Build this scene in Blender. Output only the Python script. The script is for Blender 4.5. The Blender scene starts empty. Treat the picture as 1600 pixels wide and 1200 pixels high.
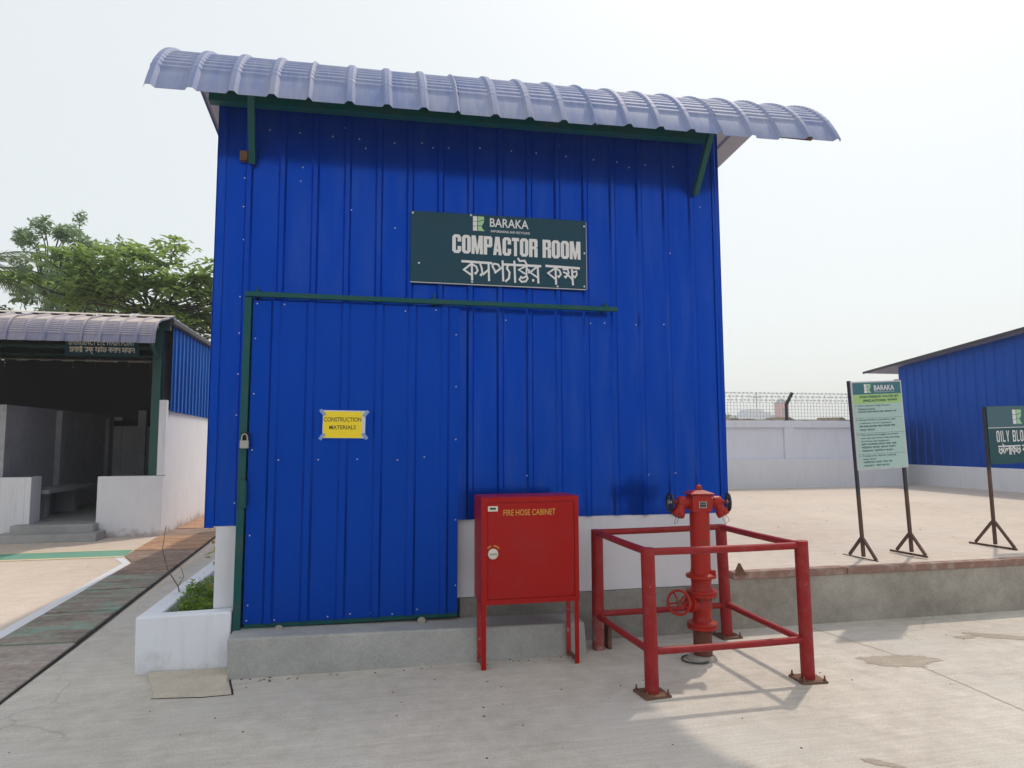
import bpy, math, random
from math import radians, sin, cos, pi
from mathutils import Vector, Matrix, Quaternion
random.seed(7)
SC = bpy.context.scene
COL = SC.collection

# ------------------------------------------------------------------ camera
F, PITCH, ROLL, YAW = 1055.0, radians(4.9), radians(-.2), radians(12.07)
fw = Vector((sin(YAW)*cos(PITCH), cos(YAW)*cos(PITCH), sin(PITCH)))
r0 = Vector((cos(YAW), -sin(YAW), 0)); u0 = r0.cross(fw)
rr = r0*cos(ROLL)+u0*sin(ROLL); uu = -r0*sin(ROLL)+u0*cos(ROLL)
cam = bpy.data.cameras.new('camera'); cam.sensor_width = 36; cam.lens = 36*F/1600; cam.clip_end = 3000; cam.clip_start = .05
co = bpy.data.objects.new('camera', cam); COL.objects.link(co)
M3 = Matrix((rr, uu, -fw)).transposed().to_4x4(); M3.translation = (0, 0, 1.55)
co.matrix_world = M3
SC.camera = co

# ------------------------------------------------------------------ sky and sun
SUN = Vector((.44, .425, 1)).normalized()
EL = math.asin(SUN.z); AZ = math.atan2(SUN.x, SUN.y)
W = bpy.data.worlds.new('World'); SC.world = W; W.use_nodes = True
nt = W.node_tree; bg = nt.nodes['Background']
sky = nt.nodes.new('ShaderNodeTexSky'); sky.sky_type = 'NISHITA'; sky.sun_disc = False
sky.sun_elevation = EL; sky.sun_rotation = AZ; sky.air_density = 1.0; sky.dust_density = 4.0; sky.ozone_density = 1.0
SKY_K = .030
HAZE = (.635, .66, .645)
m1 = nt.nodes.new('ShaderNodeVectorMath'); m1.operation = 'SCALE'; m1.inputs['Scale'].default_value = SKY_K/.1
nt.links.new(sky.outputs[0], m1.inputs[0])
m2 = nt.nodes.new('ShaderNodeVectorMath'); m2.operation = 'ADD'; m2.inputs[1].default_value = tuple(c/.1 for c in HAZE)
nt.links.new(m1.outputs[0], m2.inputs[0])
nt.links.new(m2.outputs[0], bg.inputs['Color']); bg.inputs['Strength'].default_value = .1
sl = bpy.data.lights.new('sun', 'SUN'); sl.energy = 1.65; sl.angle = radians(1.2); sl.color = (1, .88, .73)
so = bpy.data.objects.new('sun', sl); COL.objects.link(so)
so.rotation_mode = 'QUATERNION'; so.rotation_quaternion = SUN.to_track_quat('Z', 'Y')
SC.view_settings.view_transform = 'Standard'; SC.view_settings.look = 'None'
SC.view_settings.exposure = .22; SC.view_settings.gamma = 1; SC.view_settings.use_curve_mapping = False

# ------------------------------------------------------------------ materials
def _n(nt, t, **kw):
    n = nt.nodes.new(t)
    for k, v in kw.items():
        if k in n.inputs: n.inputs[k].default_value = v
        else: setattr(n, k, v)
    return n
def mapped(nt, scale=(1, 1, 1), rot=(0, 0, 0)):
    g = _n(nt, 'ShaderNodeTexCoord'); m = _n(nt, 'ShaderNodeMapping'); m.inputs['Scale'].default_value = scale; m.inputs['Rotation'].default_value = rot
    nt.links.new(g.outputs['Object'], m.inputs[0]); return m.outputs[0]
def noise(nt, vec, scale, detail=5, rough=.55, dist=0):
    n = _n(nt, 'ShaderNodeTexNoise', Scale=scale, Detail=detail, Roughness=rough, Distortion=dist); nt.links.new(vec, n.inputs['Vector']); return n.outputs['Fac']
def ramp(nt, fac, a, b, ca=(0, 0, 0, 1), cb=(1, 1, 1, 1)):
    r = _n(nt, 'ShaderNodeValToRGB'); e = r.color_ramp.elements; e[0].position = a; e[1].position = b; e[0].color = ca; e[1].color = cb
    nt.links.new(fac, r.inputs[0]); return r.outputs[0]
def mix(nt, fac, a, b, mode='MIX'):
    m = _n(nt, 'ShaderNodeMix', data_type='RGBA', blend_type=mode)
    for s, v in ((0, fac), (6, a), (7, b)):
        if isinstance(v, (int, float)): m.inputs[s].default_value = v
        elif isinstance(v, tuple): m.inputs[s].default_value = (*v[:3], 1)
        else: nt.links.new(v, m.inputs[s])
    return m.outputs[2]
def math_(nt, op, a, b=0):
    m = _n(nt, 'ShaderNodeMath', operation=op)
    for s, v in ((0, a), (1, b)):
        if isinstance(v, (int, float)): m.inputs[s].default_value = v
        else: nt.links.new(v, m.inputs[s])
    return m.outputs[0]
def bump(nt, bsdf, h, strength=.3, dist=.01):
    b = _n(nt, 'ShaderNodeBump', Strength=strength, Distance=dist); nt.links.new(h, b.inputs['Height']); nt.links.new(b.outputs[0], bsdf.inputs['Normal'])
def newmat(name, rough=.6, metal=0, spec=.5):
    m = bpy.data.materials.new(name); m.use_nodes = True; b = m.node_tree.nodes['Principled BSDF']
    b.inputs['Roughness'].default_value = rough; b.inputs['Metallic'].default_value = metal
    b.inputs['Specular IOR Level'].default_value = spec
    return m, m.node_tree, b
def sc3(c, k): return tuple(min(1, x*k) for x in c)
def paint(name, c, rough=.5, metal=0, spec=.5, var=.12, scale=3, dirt=None, dirt_amt=.5, dscale=5, bmp=.15, fine=60, chips=None, chip_at=.66, streak=(1, 1, 1)):
    m, nt, b = newmat(name, rough, metal, spec)
    v = mapped(nt); n1 = noise(nt, v, scale); n2 = noise(nt, v, fine, 3)
    col = mix(nt, n1, sc3(c, 1-var), sc3(c, 1+var))
    col = mix(nt, ramp(nt, n2, .3, .7), col, mix(nt, .25, col, sc3(c, .7)))
    if dirt:
        d = noise(nt, mapped(nt, streak), dscale, 6, .65)
        f = math_(nt, 'MULTIPLY', ramp(nt, d, .48, .72), dirt_amt)
        col = mix(nt, f, col, dirt)
    if chips:
        d = noise(nt, v, 28, 6, .7, .3)
        f = ramp(nt, d, chip_at, chip_at+.02); col = mix(nt, f, col, chips)
    nt.links.new(col, b.inputs['Base Color'])
    r = mix(nt, n1, (rough*.8,)*3, (min(1, rough*1.25),)*3); nt.links.new(r, b.inputs['Roughness'])
    if bmp: bump(nt, b, n2, bmp, .003)
    return m
def concrete(name, a, c, streak=True, rot=.12, stain=(.16, .14, .12), stain_amt=.35, rough=.85, cracks=True, tint=None, big=.5, spots=True):
    m, nt, b = newmat(name, rough, 0, .3)
    v = mapped(nt); n1 = noise(nt, v, big, 6, .6); n2 = noise(nt, v, 7, 8, .7); n3 = noise(nt, v, 90, 4, .6)
    f = math_(nt, 'ADD', math_(nt, 'MULTIPLY', n1, .5), math_(nt, 'MULTIPLY', n2, .5))
    col = mix(nt, ramp(nt, f, .38, .62), a, c)
    if tint: col = mix(nt, ramp(nt, noise(nt, v, .9, 4, .6, .6), .5, .7), col, tint)
    h = math_(nt, 'ADD', n2, math_(nt, 'MULTIPLY', n3, .4))
    if streak:
        s = noise(nt, mapped(nt, (.35, 7, 1), (0, 0, rot)), 5, 7, .75, .5)
        s2 = noise(nt, mapped(nt, (.8, 22, 1), (0, 0, rot+.06)), 4, 4, .8, .8)
        col = mix(nt, .5, col, mix(nt, ramp(nt, s, .38, .66), (.80, .79, .77), (1.08, 1.08, 1.08)), 'MULTIPLY')
        col = mix(nt, .3, col, mix(nt, ramp(nt, s2, .35, .6), (.82, .81, .80), (1.03, 1.03, 1.03)), 'MULTIPLY')
        h = math_(nt, 'ADD', h, math_(nt, 'ADD', s, s2))
    col = mix(nt, .8, col, mix(nt, ramp(nt, n3, .25, .6), (.76, .75, .74), (1.04, 1.04, 1.04)), 'MULTIPLY')
    st = ramp(nt, noise(nt, v, 1.7, 7, .7, .5), .60, .74); col = mix(nt, math_(nt, 'MULTIPLY', st, stain_amt), col, stain)
    if spots:
        sp = ramp(nt, noise(nt, v, 26, 4, .7, .3), .71, .75); col = mix(nt, math_(nt, 'MULTIPLY', sp, .6), col, stain)
    if cracks:
        vo = _n(nt, 'ShaderNodeTexVoronoi', feature='DISTANCE_TO_EDGE', Scale=.33)
        dv = _n(nt, 'ShaderNodeVectorMath', operation='ADD'); nn = _n(nt, 'ShaderNodeTexNoise', Scale=2.5, Detail=8)
        nt.links.new(v, nn.inputs['Vector'])
        sc_ = _n(nt, 'ShaderNodeVectorMath', operation='SCALE'); sc_.inputs['Scale'].default_value = .35
        nt.links.new(nn.outputs['Color'], sc_.inputs[0]); nt.links.new(v, dv.inputs[0]); nt.links.new(sc_.outputs[0], dv.inputs[1]); nt.links.new(dv.outputs[0], vo.inputs['Vector'])
        ck = ramp(nt, vo.outputs['Distance'], .0015, .004, (1, 1, 1, 1), (0, 0, 0, 1))
        mk = ramp(nt, noise(nt, v, .8, 2), .5, .56)
        col = mix(nt, math_(nt, 'MULTIPLY', math_(nt, 'MULTIPLY', ck, mk), .35), col, (.2, .18, .16))
    nt.links.new(col, b.inputs['Base Color']); bump(nt, b, h, .45, .006)
    return m
def whitewash(name, c, top_z=None, base_dirt=(.36, .33, .30), amt=.5):
    m, nt, b = newmat(name, .75, 0, .35)
    v = mapped(nt); n1 = noise(nt, v, 2.2, 5); n2 = noise(nt, v, 30, 5, .7)
    col = mix(nt, n1, sc3(c, .93), sc3(c, 1.05))
    s = noise(nt, mapped(nt, (5, 5, .5)), 2.2, 6, .7)
    col = mix(nt, math_(nt, 'MULTIPLY', ramp(nt, s, .52, .75), .35), col, (.5, .48, .46))
    g = _n(nt, 'ShaderNodeNewGeometry'); sx = _n(nt, 'ShaderNodeSeparateXYZ'); nt.links.new(g.outputs['Position'], sx.inputs[0])
    lo = math_(nt, 'SUBTRACT', math_(nt, 'MULTIPLY', noise(nt, v, 5, 7, .75), .62), math_(nt, 'MULTIPLY', sx.outputs[2], .9))
    f = math_(nt, 'MULTIPLY', ramp(nt, lo, .18, .3), amt)
    col = mix(nt, f, col, base_dirt)
    ch = ramp(nt, noise(nt, v, 14, 7, .75, .2), .70, .725); col = mix(nt, math_(nt, 'MULTIPLY', ch, .6), col, (.42, .40, .37))
    nt.links.new(col, b.inputs['Base Color']); bump(nt, b, n2, .35, .004)
    return m

BLUE = (.0004, .047, .40)
GREEN = (.003, .078, .082)
M = {}
def blue_paint(name, c, rough, spec, dust):
    m, nt, b = newmat(name, rough, 0, spec)
    v = mapped(nt); n1 = noise(nt, v, 1.2, 4); n2 = noise(nt, mapped(nt, (3, 3, .4)), 3, 6, .7); n3 = noise(nt, v, 45, 4, .7)
    col = mix(nt, n1, sc3(c, .88), sc3(c, 1.12))
    col = mix(nt, math_(nt, 'MULTIPLY', ramp(nt, n2, .45, .75), dust), col, (.10, .17, .36))
    col = mix(nt, math_(nt, 'MULTIPLY', ramp(nt, n3, .70, .74), .25), col, (.12, .22, .42))
    b.inputs['Metallic'].default_value = .5; b.inputs['Specular Tint'].default_value = (.25, .5, 1, 1)
    nt.links.new(col, b.inputs['Base Color'])
    r = mix(nt, n2, (rough*.85,)*3, (rough*1.2,)*3); nt.links.new(r, b.inputs['Roughness'])
    w = noise(nt, mapped(nt, (1.6, 1.6, .8)), 2.5, 2); bump(nt, b, w, .16, .02)
    return m
M['blue'] = blue_paint('blue_sheet_paint', BLUE, .17, .4, .16)
M['blue_door'] = blue_paint('blue_door_paint', (.0004, .045, .375), .30, .4, .03)
M['blue_shed'] = blue_paint('blue_shed_paint', (.006, .12, .46), .4, .4, .10)
M['blue_far'] = blue_paint('blue_far_paint', (.004, .07, .40), .45, .4, .12)
def faded(name, blue, dust, amt, settled=False):
    m, nt, b = newmat(name, .62, 0, .35)
    v = mapped(nt); n1 = noise(nt, v, 1.6, 5, .6); n2 = noise(nt, mapped(nt, (6, .8, .8)), 3, 6, .7); n3 = noise(nt, v, 50, 4, .7)
    f = math_(nt, 'ADD', math_(nt, 'MULTIPLY', n1, .5), math_(nt, 'MULTIPLY', n2, .5))
    fr = _n(nt, 'ShaderNodeMapRange'); fr.inputs['From Min'].default_value = .36; fr.inputs['From Max'].default_value = .62; fr.inputs['To Min'].default_value = amt-.22; fr.inputs['To Max'].default_value = amt+.18
    nt.links.new(f, fr.inputs[0])
    fac = fr.outputs[0]
    if settled:   # dust lies thicker where the sheet is flat
        g = _n(nt, 'ShaderNodeNewGeometry'); sx = _n(nt, 'ShaderNodeSeparateXYZ'); nt.links.new(g.outputs['True Normal'], sx.inputs[0])
        fac = math_(nt, 'MAXIMUM', math_(nt, 'MULTIPLY', fac, .7), ramp(nt, math_(nt, 'ADD', sx.outputs[2], math_(nt, 'MULTIPLY', n2, .3)), .45, 1.05))
    col = mix(nt, fac, blue, dust)
    nt.links.new(col, b.inputs['Base Color']); bump(nt, b, n3, .15, .002)
    return m
M['roof_blue'] = faded('faded_roof_blue', (.05, .13, .40), (.38, .39, .47), .56)
M['roof_old'] = faded('dusty_roof_blue', (.04, .095, .27), (.53, .45, .42), .55, True)
M['roof_under'] = paint('roof_underside', (.42, .42, .46), .6, var=.08)
M['roof_dark'] = paint('shed_shade_dark', (.05, .055, .06), .7, var=.2)  # near-black base colour carries the shade inside the shed
M['green'] = paint('green_steel_paint', GREEN, .42, spec=.25, var=.12, dirt=(.05, .07, .06), dirt_amt=.5, bmp=.1)
M['green_shed'] = paint('shed_green_paint', (.008, .075, .065), .5, var=.15)
M['darkgap'] = paint('dark_gap', (.012, .012, .013), .9, var=.2, bmp=0)
M['white'] = whitewash('white_wall_paint', (.71, .715, .78))
M['white_plain'] = whitewash('planter_white_paint', (.76, .78, .86), amt=.35)
M['white_shed'] = whitewash('shed_white_paint', (.77, .77, .81), amt=.75, base_dirt=(.42, .34, .27))
M['white_far'] = whitewash('far_wall_paint', (.72, .745, .83), amt=.3)
M['white_low'] = whitewash('far_plinth_paint', (.73, .74, .78), amt=.4)
M['plinth'] = concrete('grey_plinth_concrete', (.20, .195, .18), (.34, .33, .31), False, big=1.5, stain_amt=.55, cracks=False)
M['inner_grey'] = concrete('inner_shade_grey', (.34, .345, .37), (.46, .465, .49), False, big=1.2, stain_amt=.3, cracks=False)  # inner walls greyed in the base colour to deepen the interior shade
M['step'] = concrete('grey_step_concrete', (.33, .33, .325), (.43, .43, .42), False, big=1.2, stain_amt=.2, cracks=False)
M['ground'] = concrete('yard_concrete', (.505, .462, .415), (.695, .645, .595), True, .22, tint=(.60, .57, .54), stain_amt=.42, stain=(.26, .22, .18))
M['platform'] = concrete('platform_concrete', (.55, .47, .41), (.68, .60, .53), True, .03, tint=(.62, .55, .50), stain_amt=.15)
M['pink'] = concrete('pale_yard_concrete', (.64, .54, .46), (.76, .65, .56), True, .3, stain_amt=.1, cracks=False)
M['patch'] = concrete('mortar_patch', (.48, .42, .345), (.60, .54, .455), False, big=2, stain_amt=.3, cracks=False)
M['kerbwall'] = concrete('retaining_wall_concrete', (.25, .23, .20), (.41, .38, .34), False, big=1.3, stain=(.10, .09, .075), stain_amt=.5, cracks=False)
M['edge'] = paint('red_brown_edge', (.26, .145, .115), .8, var=.25, scale=6, dirt=(.4, .34, .29), dirt_amt=.9, dscale=9, bmp=.4)
def slab_mat(name, a, c, green):
    m, nt, b = newmat(name, .75, 0, .35)
    v = mapped(nt); n1 = noise(nt, mapped(nt, (1, 2.5, 1), (0, 0, .3)), 2.2, 7, .7, .6); n2 = noise(nt, v, 18, 7, .75)
    col = mix(nt, ramp(nt, n1, .35, .65), a, c)
    col = mix(nt, .8, col, mix(nt, ramp(nt, n2, .3, .62), (.55, .52, .5), (1.1, 1.1, 1.1)), 'MULTIPLY')
    g = ramp(nt, noise(nt, mapped(nt, (1, 1.6, 1), (0, 0, .7)), 2.4, 8, .8, .6), .50, .60); col = mix(nt, math_(nt, 'MULTIPLY', g, green), col, (.22, .36, .29))
    nt.links.new(col, b.inputs['Base Color']); bump(nt, b, math_(nt, 'ADD', n2, n1), .6, .008); return m
M['slab_a'] = slab_mat('brown_cover_slab', (.20, .14, .11), (.40, .29, .23), .0)
M['slab_b'] = slab_mat('green_stained_slab', (.20, .16, .135), (.38, .33, .28), .8)
M['slab_c'] = slab_mat('grey_brown_slab', (.32, .26, .23), (.46, .40, .37), .15)
M['slab_d'] = slab_mat('orange_brown_slab', (.36, .19, .11), (.58, .36, .23), .0)
M['stripe_white'] = paint('white_ground_paint', (.74, .74, .78), .7, var=.05, chips=(.5, .45, .4), chip_at=.68)
M['stripe_green'] = paint('green_ground_paint', (.17, .38, .29), .7, var=.15, chips=(.5, .45, .38), chip_at=.66)
M['stripe_cream'] = paint('cream_ground_paint', (.72, .62, .40), .7, var=.05)
M['red'] = paint('red_cabinet_paint', (.36, .004, .004), .36, spec=.22, var=.08, scale=4, dirt=(.30, .03, .03), dirt_amt=.3, bmp=.12)
M['red_chip'] = paint('chipped_red_leg', (.36, .012, .016), .5, var=.2, chips=(.34, .26, .24), chip_at=.60)
M['red_pipe'] = paint('red_rail_paint', (.28, .010, .013), .48, spec=.3, var=.2, scale=6, dirt=(.30, .06, .06), dirt_amt=.5, dscale=14, bmp=.3, chips=(.42, .28, .25), chip_at=.69)
M['red_worn'] = paint('worn_red_pipe_foot', (.26, .05, .05), .7, var=.2, dirt=(.34, .26, .24), dirt_amt=.9, dscale=16, bmp=.3)
M['red_hyd'] = paint('hydrant_red_paint', (.38, .010, .005), .42, spec=.35, var=.15, scale=9, dirt=(.16, .035, .02), dirt_amt=.75, dscale=13, bmp=.3, chips=(.13, .06, .04), chip_at=.70)
M['rust_pipe'] = paint('rusty_riser', (.14, .035, .025), .7, var=.3, scale=10, dirt=(.10, .07, .06), dirt_amt=.6, bmp=.4)
M['rust'] = paint('rusty_plate', (.13, .065, .04), .8, var=.35, scale=14, dirt=(.26, .15, .08), dirt_amt=.7, dscale=14, bmp=.5)
M['rust_leg'] = paint('rusty_sign_leg', (.10, .055, .040), .75, var=.3, scale=10, dirt=(.20, .10, .06), dirt_amt=.6, bmp=.3)
M['darkpost'] = paint('dark_sign_post', (.03, .03, .045), .55, var=.2)
M['black'] = paint('black_handwheel', (.010, .014, .022), .4, var=.2)
M['steel'] = paint('galvanised_screw', (.62, .64, .66), .35, metal=.6, var=.1, bmp=0)
M['silver'] = paint('silver_lock', (.36, .36, .34), .4, metal=.7, var=.1, bmp=.05)
M['nickel'] = paint('white_cabinet_lock', (.66, .64, .56), .4, metal=.2, var=.08)
M['mortar'] = paint('mortar_roller', (.34, .31, .28), .85, var=.25, scale=12, bmp=.4)
M['board'] = paint('dark_green_signboard', (.004, .050, .082), .35, spec=.3, var=.10, scale=2)
M['board2'] = paint('green_signboard', (.008, .07, .085), .4, spec=.3, var=.10, scale=2)
M['board_edge'] = paint('signboard_edge', (.55, .56, .58), .5, var=.05, bmp=0)
M['letter'] = paint('white_lettering', (.74, .74, .77), .55, var=.03, bmp=0)
M['letter_dim'] = paint('cream_lettering', (.62, .60, .50), .6, var=.2, scale=20, bmp=0)
M['logo_green'] = paint('logo_green', (.36, .60, .33), .5, var=.05, bmp=0)
M['sg_teal'] = paint('sign_teal_band', (.035, .15, .20), .5, var=.05, bmp=0)
M['sg_lime'] = paint('sign_lime_band', (.36, .58, .22), .5, var=.05, bmp=0)
M['sg_pale'] = paint('sign_pale_panel', (.40, .56, .54), .5, var=.05, bmp=0)
M['sg_text'] = paint('sign_dark_text', (.045, .10, .10), .6, var=.05, bmp=0)
M['sg_text_grey'] = paint('sign_grey_text', (.09, .17, .17), .6, var=.05, bmp=0)
M['sg_blue'] = paint('sign_header_panel', (.035, .11, .15), .4, var=.06, bmp=0)
M['yellow'] = paint('yellow_paper', (.88, .68, .015), .6, var=.05, bmp=.05)
M['paper_white'] = paint('white_paper', (.62, .63, .70), .6, var=.05, bmp=.05)
M['tape'] = paint('clear_tape', (.22, .32, .60), .3, var=.2, scale=20, bmp=.1)
M['olive_text'] = paint('olive_text', (.09, .07, .02), .6, var=.05, bmp=0)
M['gold'] = paint('gold_text', (.62, .33, .05), .6, var=.2, scale=60, bmp=0)
M['plate'] = paint('name_plate', (.05, .05, .06), .4, metal=.3, var=.5, scale=40, bmp=0)
M['bark'] = paint('bark', (.045, .038, .033), .9, var=.3, scale=12, bmp=.6)
M['soil'] = paint('planter_soil', (.045, .035, .025), .95, var=.4, scale=20, bmp=.6)
M['twig'] = paint('dry_twig', (.16, .13, .11), .9, var=.2)
M['wire'] = paint('fence_wire', (.38, .39, .42), .5, metal=.3, var=.1, bmp=0)
M['mound'] = paint('dry_mound', (.22, .17, .12), .95, var=.35, scale=8, dirt=(.12, .12, .06), dirt_amt=.7, dscale=3, bmp=.6)
M['farpink'] = paint('far_tower_haze_pink', (.66, .38, .38), .8, var=.1)  # tower pink lightened to carry distance haze in the colour
M['fargrey'] = paint('far_ship_haze_grey', (.68, .72, .78), .8, var=.05)  # ship grey paled so that part of the haze is in the colour
M['fardark'] = paint('far_dark_grey', (.30, .34, .38), .8, var=.05)
def leafmat(name, a, c, trans=.35):
    m, nt, b = newmat(name, .5, 0, .4)
    oi = _n(nt, 'ShaderNodeTexWhiteNoise', noise_dimensions='3D'); g = _n(nt, 'ShaderNodeTexCoord')
    n1 = noise(nt, g.outputs['Object'], .9, 3); n2 = noise(nt, g.outputs['Object'], 9, 2)
    f = math_(nt, 'ADD', math_(nt, 'MULTIPLY', n1, .5), math_(nt, 'MULTIPLY', n2, .5))
    col = mix(nt, ramp(nt, f, .36, .64), a, c); nt.links.new(col, b.inputs['Base Color'])
    tr = _n(nt, 'ShaderNodeBsdfTranslucent'); nt.links.new(mix(nt, .5, col, sc3(c, 1.6)), tr.inputs['Color'])
    ms = _n(nt, 'ShaderNodeMixShader'); ms.inputs[0].default_value = trans
    nt.links.new(b.outputs[0], ms.inputs[1]); nt.links.new(tr.outputs[0], ms.inputs[2])
    nt.links.new(ms.outputs[0], nt.nodes['Material Output'].inputs['Surface']); return m
M['leaf_almond'] = leafmat('almond_leaf', (.075, .15, .035), (.25, .35, .10), .55)
M['leaf_dark'] = leafmat('dark_leaf', (.035, .07, .02), (.085, .14, .04), .35)
M['leaf_blue'] = leafmat('grey_green_leaf', (.10, .17, .09), (.20, .30, .16), .5)
M['leaf_palm'] = leafmat('palm_leaf', (.06, .10, .055), (.14, .19, .10), .4)
M['leaf_bush'] = leafmat('planter_leaf', (.09, .17, .02), (.24, .38, .05), .5)
M['leaf_yellow'] = leafmat('yellow_leaf', (.22, .22, .03), (.45, .36, .07), .4)

# ------------------------------------------------------------------ mesh builder
class MB:
    def __init__(s): s.v = []; s.f = []; s.m = []; s.sm = []
    def add(s, vs, fs, mi=0, smooth=False):
        o = len(s.v); s.v += [tuple(v) for v in vs]
        for f in fs: s.f.append(tuple(o+i for i in f)); s.m.append(mi); s.sm.append(smooth)
    def box(s, x0, x1, y0, y1, z0, z1, mi=0, mat=None):
        vs = [Vector((x, y, z)) for z in (z0, z1) for y in (y0, y1) for x in (x0, x1)]
        if mat: vs = [mat @ v for v in vs]
        s.add(vs, [(0, 2, 3, 1), (4, 5, 7, 6), (0, 1, 5, 4), (2, 6, 7, 3), (0, 4, 6, 2), (1, 3, 7, 5)], mi)
        return s
    def hexa(s, vs, mi=0):   # 8 corners, bottom 4 ccw then top 4
        s.add(vs, [(3, 2, 1, 0), (4, 5, 6, 7), (0, 1, 5, 4), (1, 2, 6, 5), (2, 3, 7, 6), (3, 0, 4, 7)], mi); return s
    def tube(s, p0, p1, r0, r1=None, n=14, mi=0, smooth=True, caps=True):
        p0 = Vector(p0); p1 = Vector(p1); r1 = r0 if r1 is None else r1
        d = (p1-p0).normalized(); a = d.orthogonal().normalized(); b = d.cross(a)
        vs = []
        for p, r in ((p0, r0), (p1, r1)):
            for i in range(n):
                t = 2*pi*i/n; vs.append(p+a*(r*cos(t))+b*(r*sin(t)))
        s.add(vs, [(i, (i+1) % n, n+(i+1) % n, n+i) for i in range(n)], mi, smooth)
        if caps: s.add(vs[:n], [tuple(reversed(range(n)))], mi); s.add(vs[n:], [tuple(range(n))], mi)
        return s
    def path(s, pts, r, n=8, mi=0, closed=False):
        pts = [Vector(p) for p in pts]; rs = r if isinstance(r, (list, tuple)) else [r]*len(pts)
        N = len(pts); vs = []; a = None
        for k, p in enumerate(pts):
            if closed: d = (pts[(k+1) % N]-pts[k-1]).normalized()
            else: d = (pts[min(k+1, N-1)]-pts[max(k-1, 0)]).normalized()
            if a is None: a = d.orthogonal().normalized()
            a = (a-d*a.dot(d)).normalized(); b = d.cross(a)
            for i in range(n):
                t = 2*pi*i/n; vs.append(p+a*(rs[k]*cos(t))+b*(rs[k]*sin(t)))
        fs = []
        for k in range(N if closed else N-1):
            q = (k+1) % N
            fs += [(k*n+i, k*n+(i+1) % n, q*n+(i+1) % n, q*n+i) for i in range(n)]
        s.add(vs, fs, mi, True)
        if not closed: s.add(vs[:n], [tuple(reversed(range(n)))], mi); s.add(vs[-n:], [tuple(range(n))], mi)
        return s
    def lathe(s, prof, c, axis=(0, 0, 1), n=24, mi=0, smooth=True, twist=0):
        ax = Vector(axis).normalized(); c = Vector(c)
        a = Vector((1, 0, 0)) if abs(ax.x) < .9 else Vector((0, 1, 0)); a = (a-ax*a.dot(ax)).normalized(); b = ax.cross(a)
        for (r1, z1), (r2, z2) in zip(prof, prof[1:]):    # separate bands keep edges crisp
            vs = []
            for r, z in ((r1, z1), (r2, z2)):
                for i in range(n):
                    t = 2*pi*i/n+twist; vs.append(c+ax*z+a*(r*cos(t))+b*(r*sin(t)))
            s.add(vs, [(i, (i+1) % n, n+(i+1) % n, n+i) for i in range(n)], mi, smooth)
        return s
    def ring(s, c, axis, R, r, n=28, m=8, mi=0):
        ax = Vector(axis).normalized(); a = ax.orthogonal().normalized(); b = ax.cross(a); c = Vector(c)
        return s.path([c+a*(R*cos(2*pi*i/n))+b*(R*sin(2*pi*i/n)) for i in range(n)], r, m, mi, True)
    def strip(s, prof, z0, z1, axis='z', thick=.002, mi=0, mi_back=None, org=None):
        """profile polyline (u,v) extruded: front at profile, back offset by thick."""
        mb = mi if mi_back is None else mi_back
        P = [Vector((p[0], p[1], 0)) for p in prof]
        n = len(P); fr = [org(p[0], p[1], z0) for p in prof]+[org(p[0], p[1], z1) for p in prof]
        bk = [org(p[0], p[1]+thick, z0) for p in prof]+[org(p[0], p[1]+thick, z1) for p in prof]
        s.add(fr, [(i, i+1, n+i+1, n+i) for i in range(n-1)], mi)
        s.add(bk, [(i+1, i, n+i, n+i+1) for i in range(n-1)], mb)
        al = fr+bk
        s.add(al, [(i, 2*n+i, 2*n+i+1, i+1) for i in range(n-1)]+[(n+i, n+i+1, 3*n+i+1, 3*n+i) for i in range(n-1)]+[(0, n, 3*n, 2*n), (n-1, 3*n-1, 4*n-1, 2*n-1)], mb)
        return s
    def ribbon(s, pts, w, place, closed=False, lift=0, mi=0):
        P = [Vector((p[0], p[1])) for p in pts]; N = len(P); L = []; R = []
        for k in range(N):
            a = P[k-1] if (k or closed) else None; c = P[(k+1) % N] if (k < N-1 or closed) else None
            if a is None: d = (c-P[k]).normalized(); n = Vector((-d.y, d.x)); q = 1
            elif c is None: d = (P[k]-a).normalized(); n = Vector((-d.y, d.x)); q = 1
            else:
                d1 = (P[k]-a).normalized(); d2 = (c-P[k]).normalized(); n = Vector((-d1.y-d2.y, d1.x+d2.x))
                n = n.normalized() if n.length > 1e-4 else Vector((-d1.y, d1.x)); q = min(1.5, 1/max(.5, n.dot(Vector((-d1.y, d1.x)))))
            L.append(P[k]+n*(w/2*q)); R.append(P[k]-n*(w/2*q))
        vs = [place(p.x, p.y, lift) for p in L+R]
        s.add(vs, [(N+k, N+(k+1) % N, (k+1) % N, k) for k in range(N if closed else N-1)], mi)
        return s
    def build(s, name, mats, parent=None, bevel=0, loc=None, recalc=False, **props):
        me = bpy.data.meshes.new(name); me.from_pydata(s.v, [], s.f)
        for m in (mats if isinstance(mats, (list, tuple)) else [mats]): me.materials.append(M[m] if isinstance(m, str) else m)
        me.polygons.foreach_set('material_index', s.m); me.polygons.foreach_set('use_smooth', s.sm)
        me.update()
        o = bpy.data.objects.new(name, me); COL.objects.link(o)
        if loc is not None: o.location = loc
        if parent is not None:
            o.parent = parent
            if loc is None and any(parent.location) : pass
        if bevel:
            b = o.modifiers.new('bevel', 'BEVEL'); b.width = bevel; b.segments = 2; b.limit_method = 'ANGLE'; b.angle_limit = radians(40)
        for k, v in props.items(): o[k] = v
        return o
def thing(name, label, cat, group=None, loc=(0, 0, 0)):
    o = bpy.data.objects.new(name, None); COL.objects.link(o); o.location = loc; o.empty_display_size = .1
    o['label'] = label; o['category'] = cat
    if group: o['group'] = group
    return o
def copy_tree(o, parent=None):
    c = o.copy(); COL.objects.link(c); c.parent = parent
    for ch in list(o.children): copy_tree(ch, c)
    return c
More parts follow.
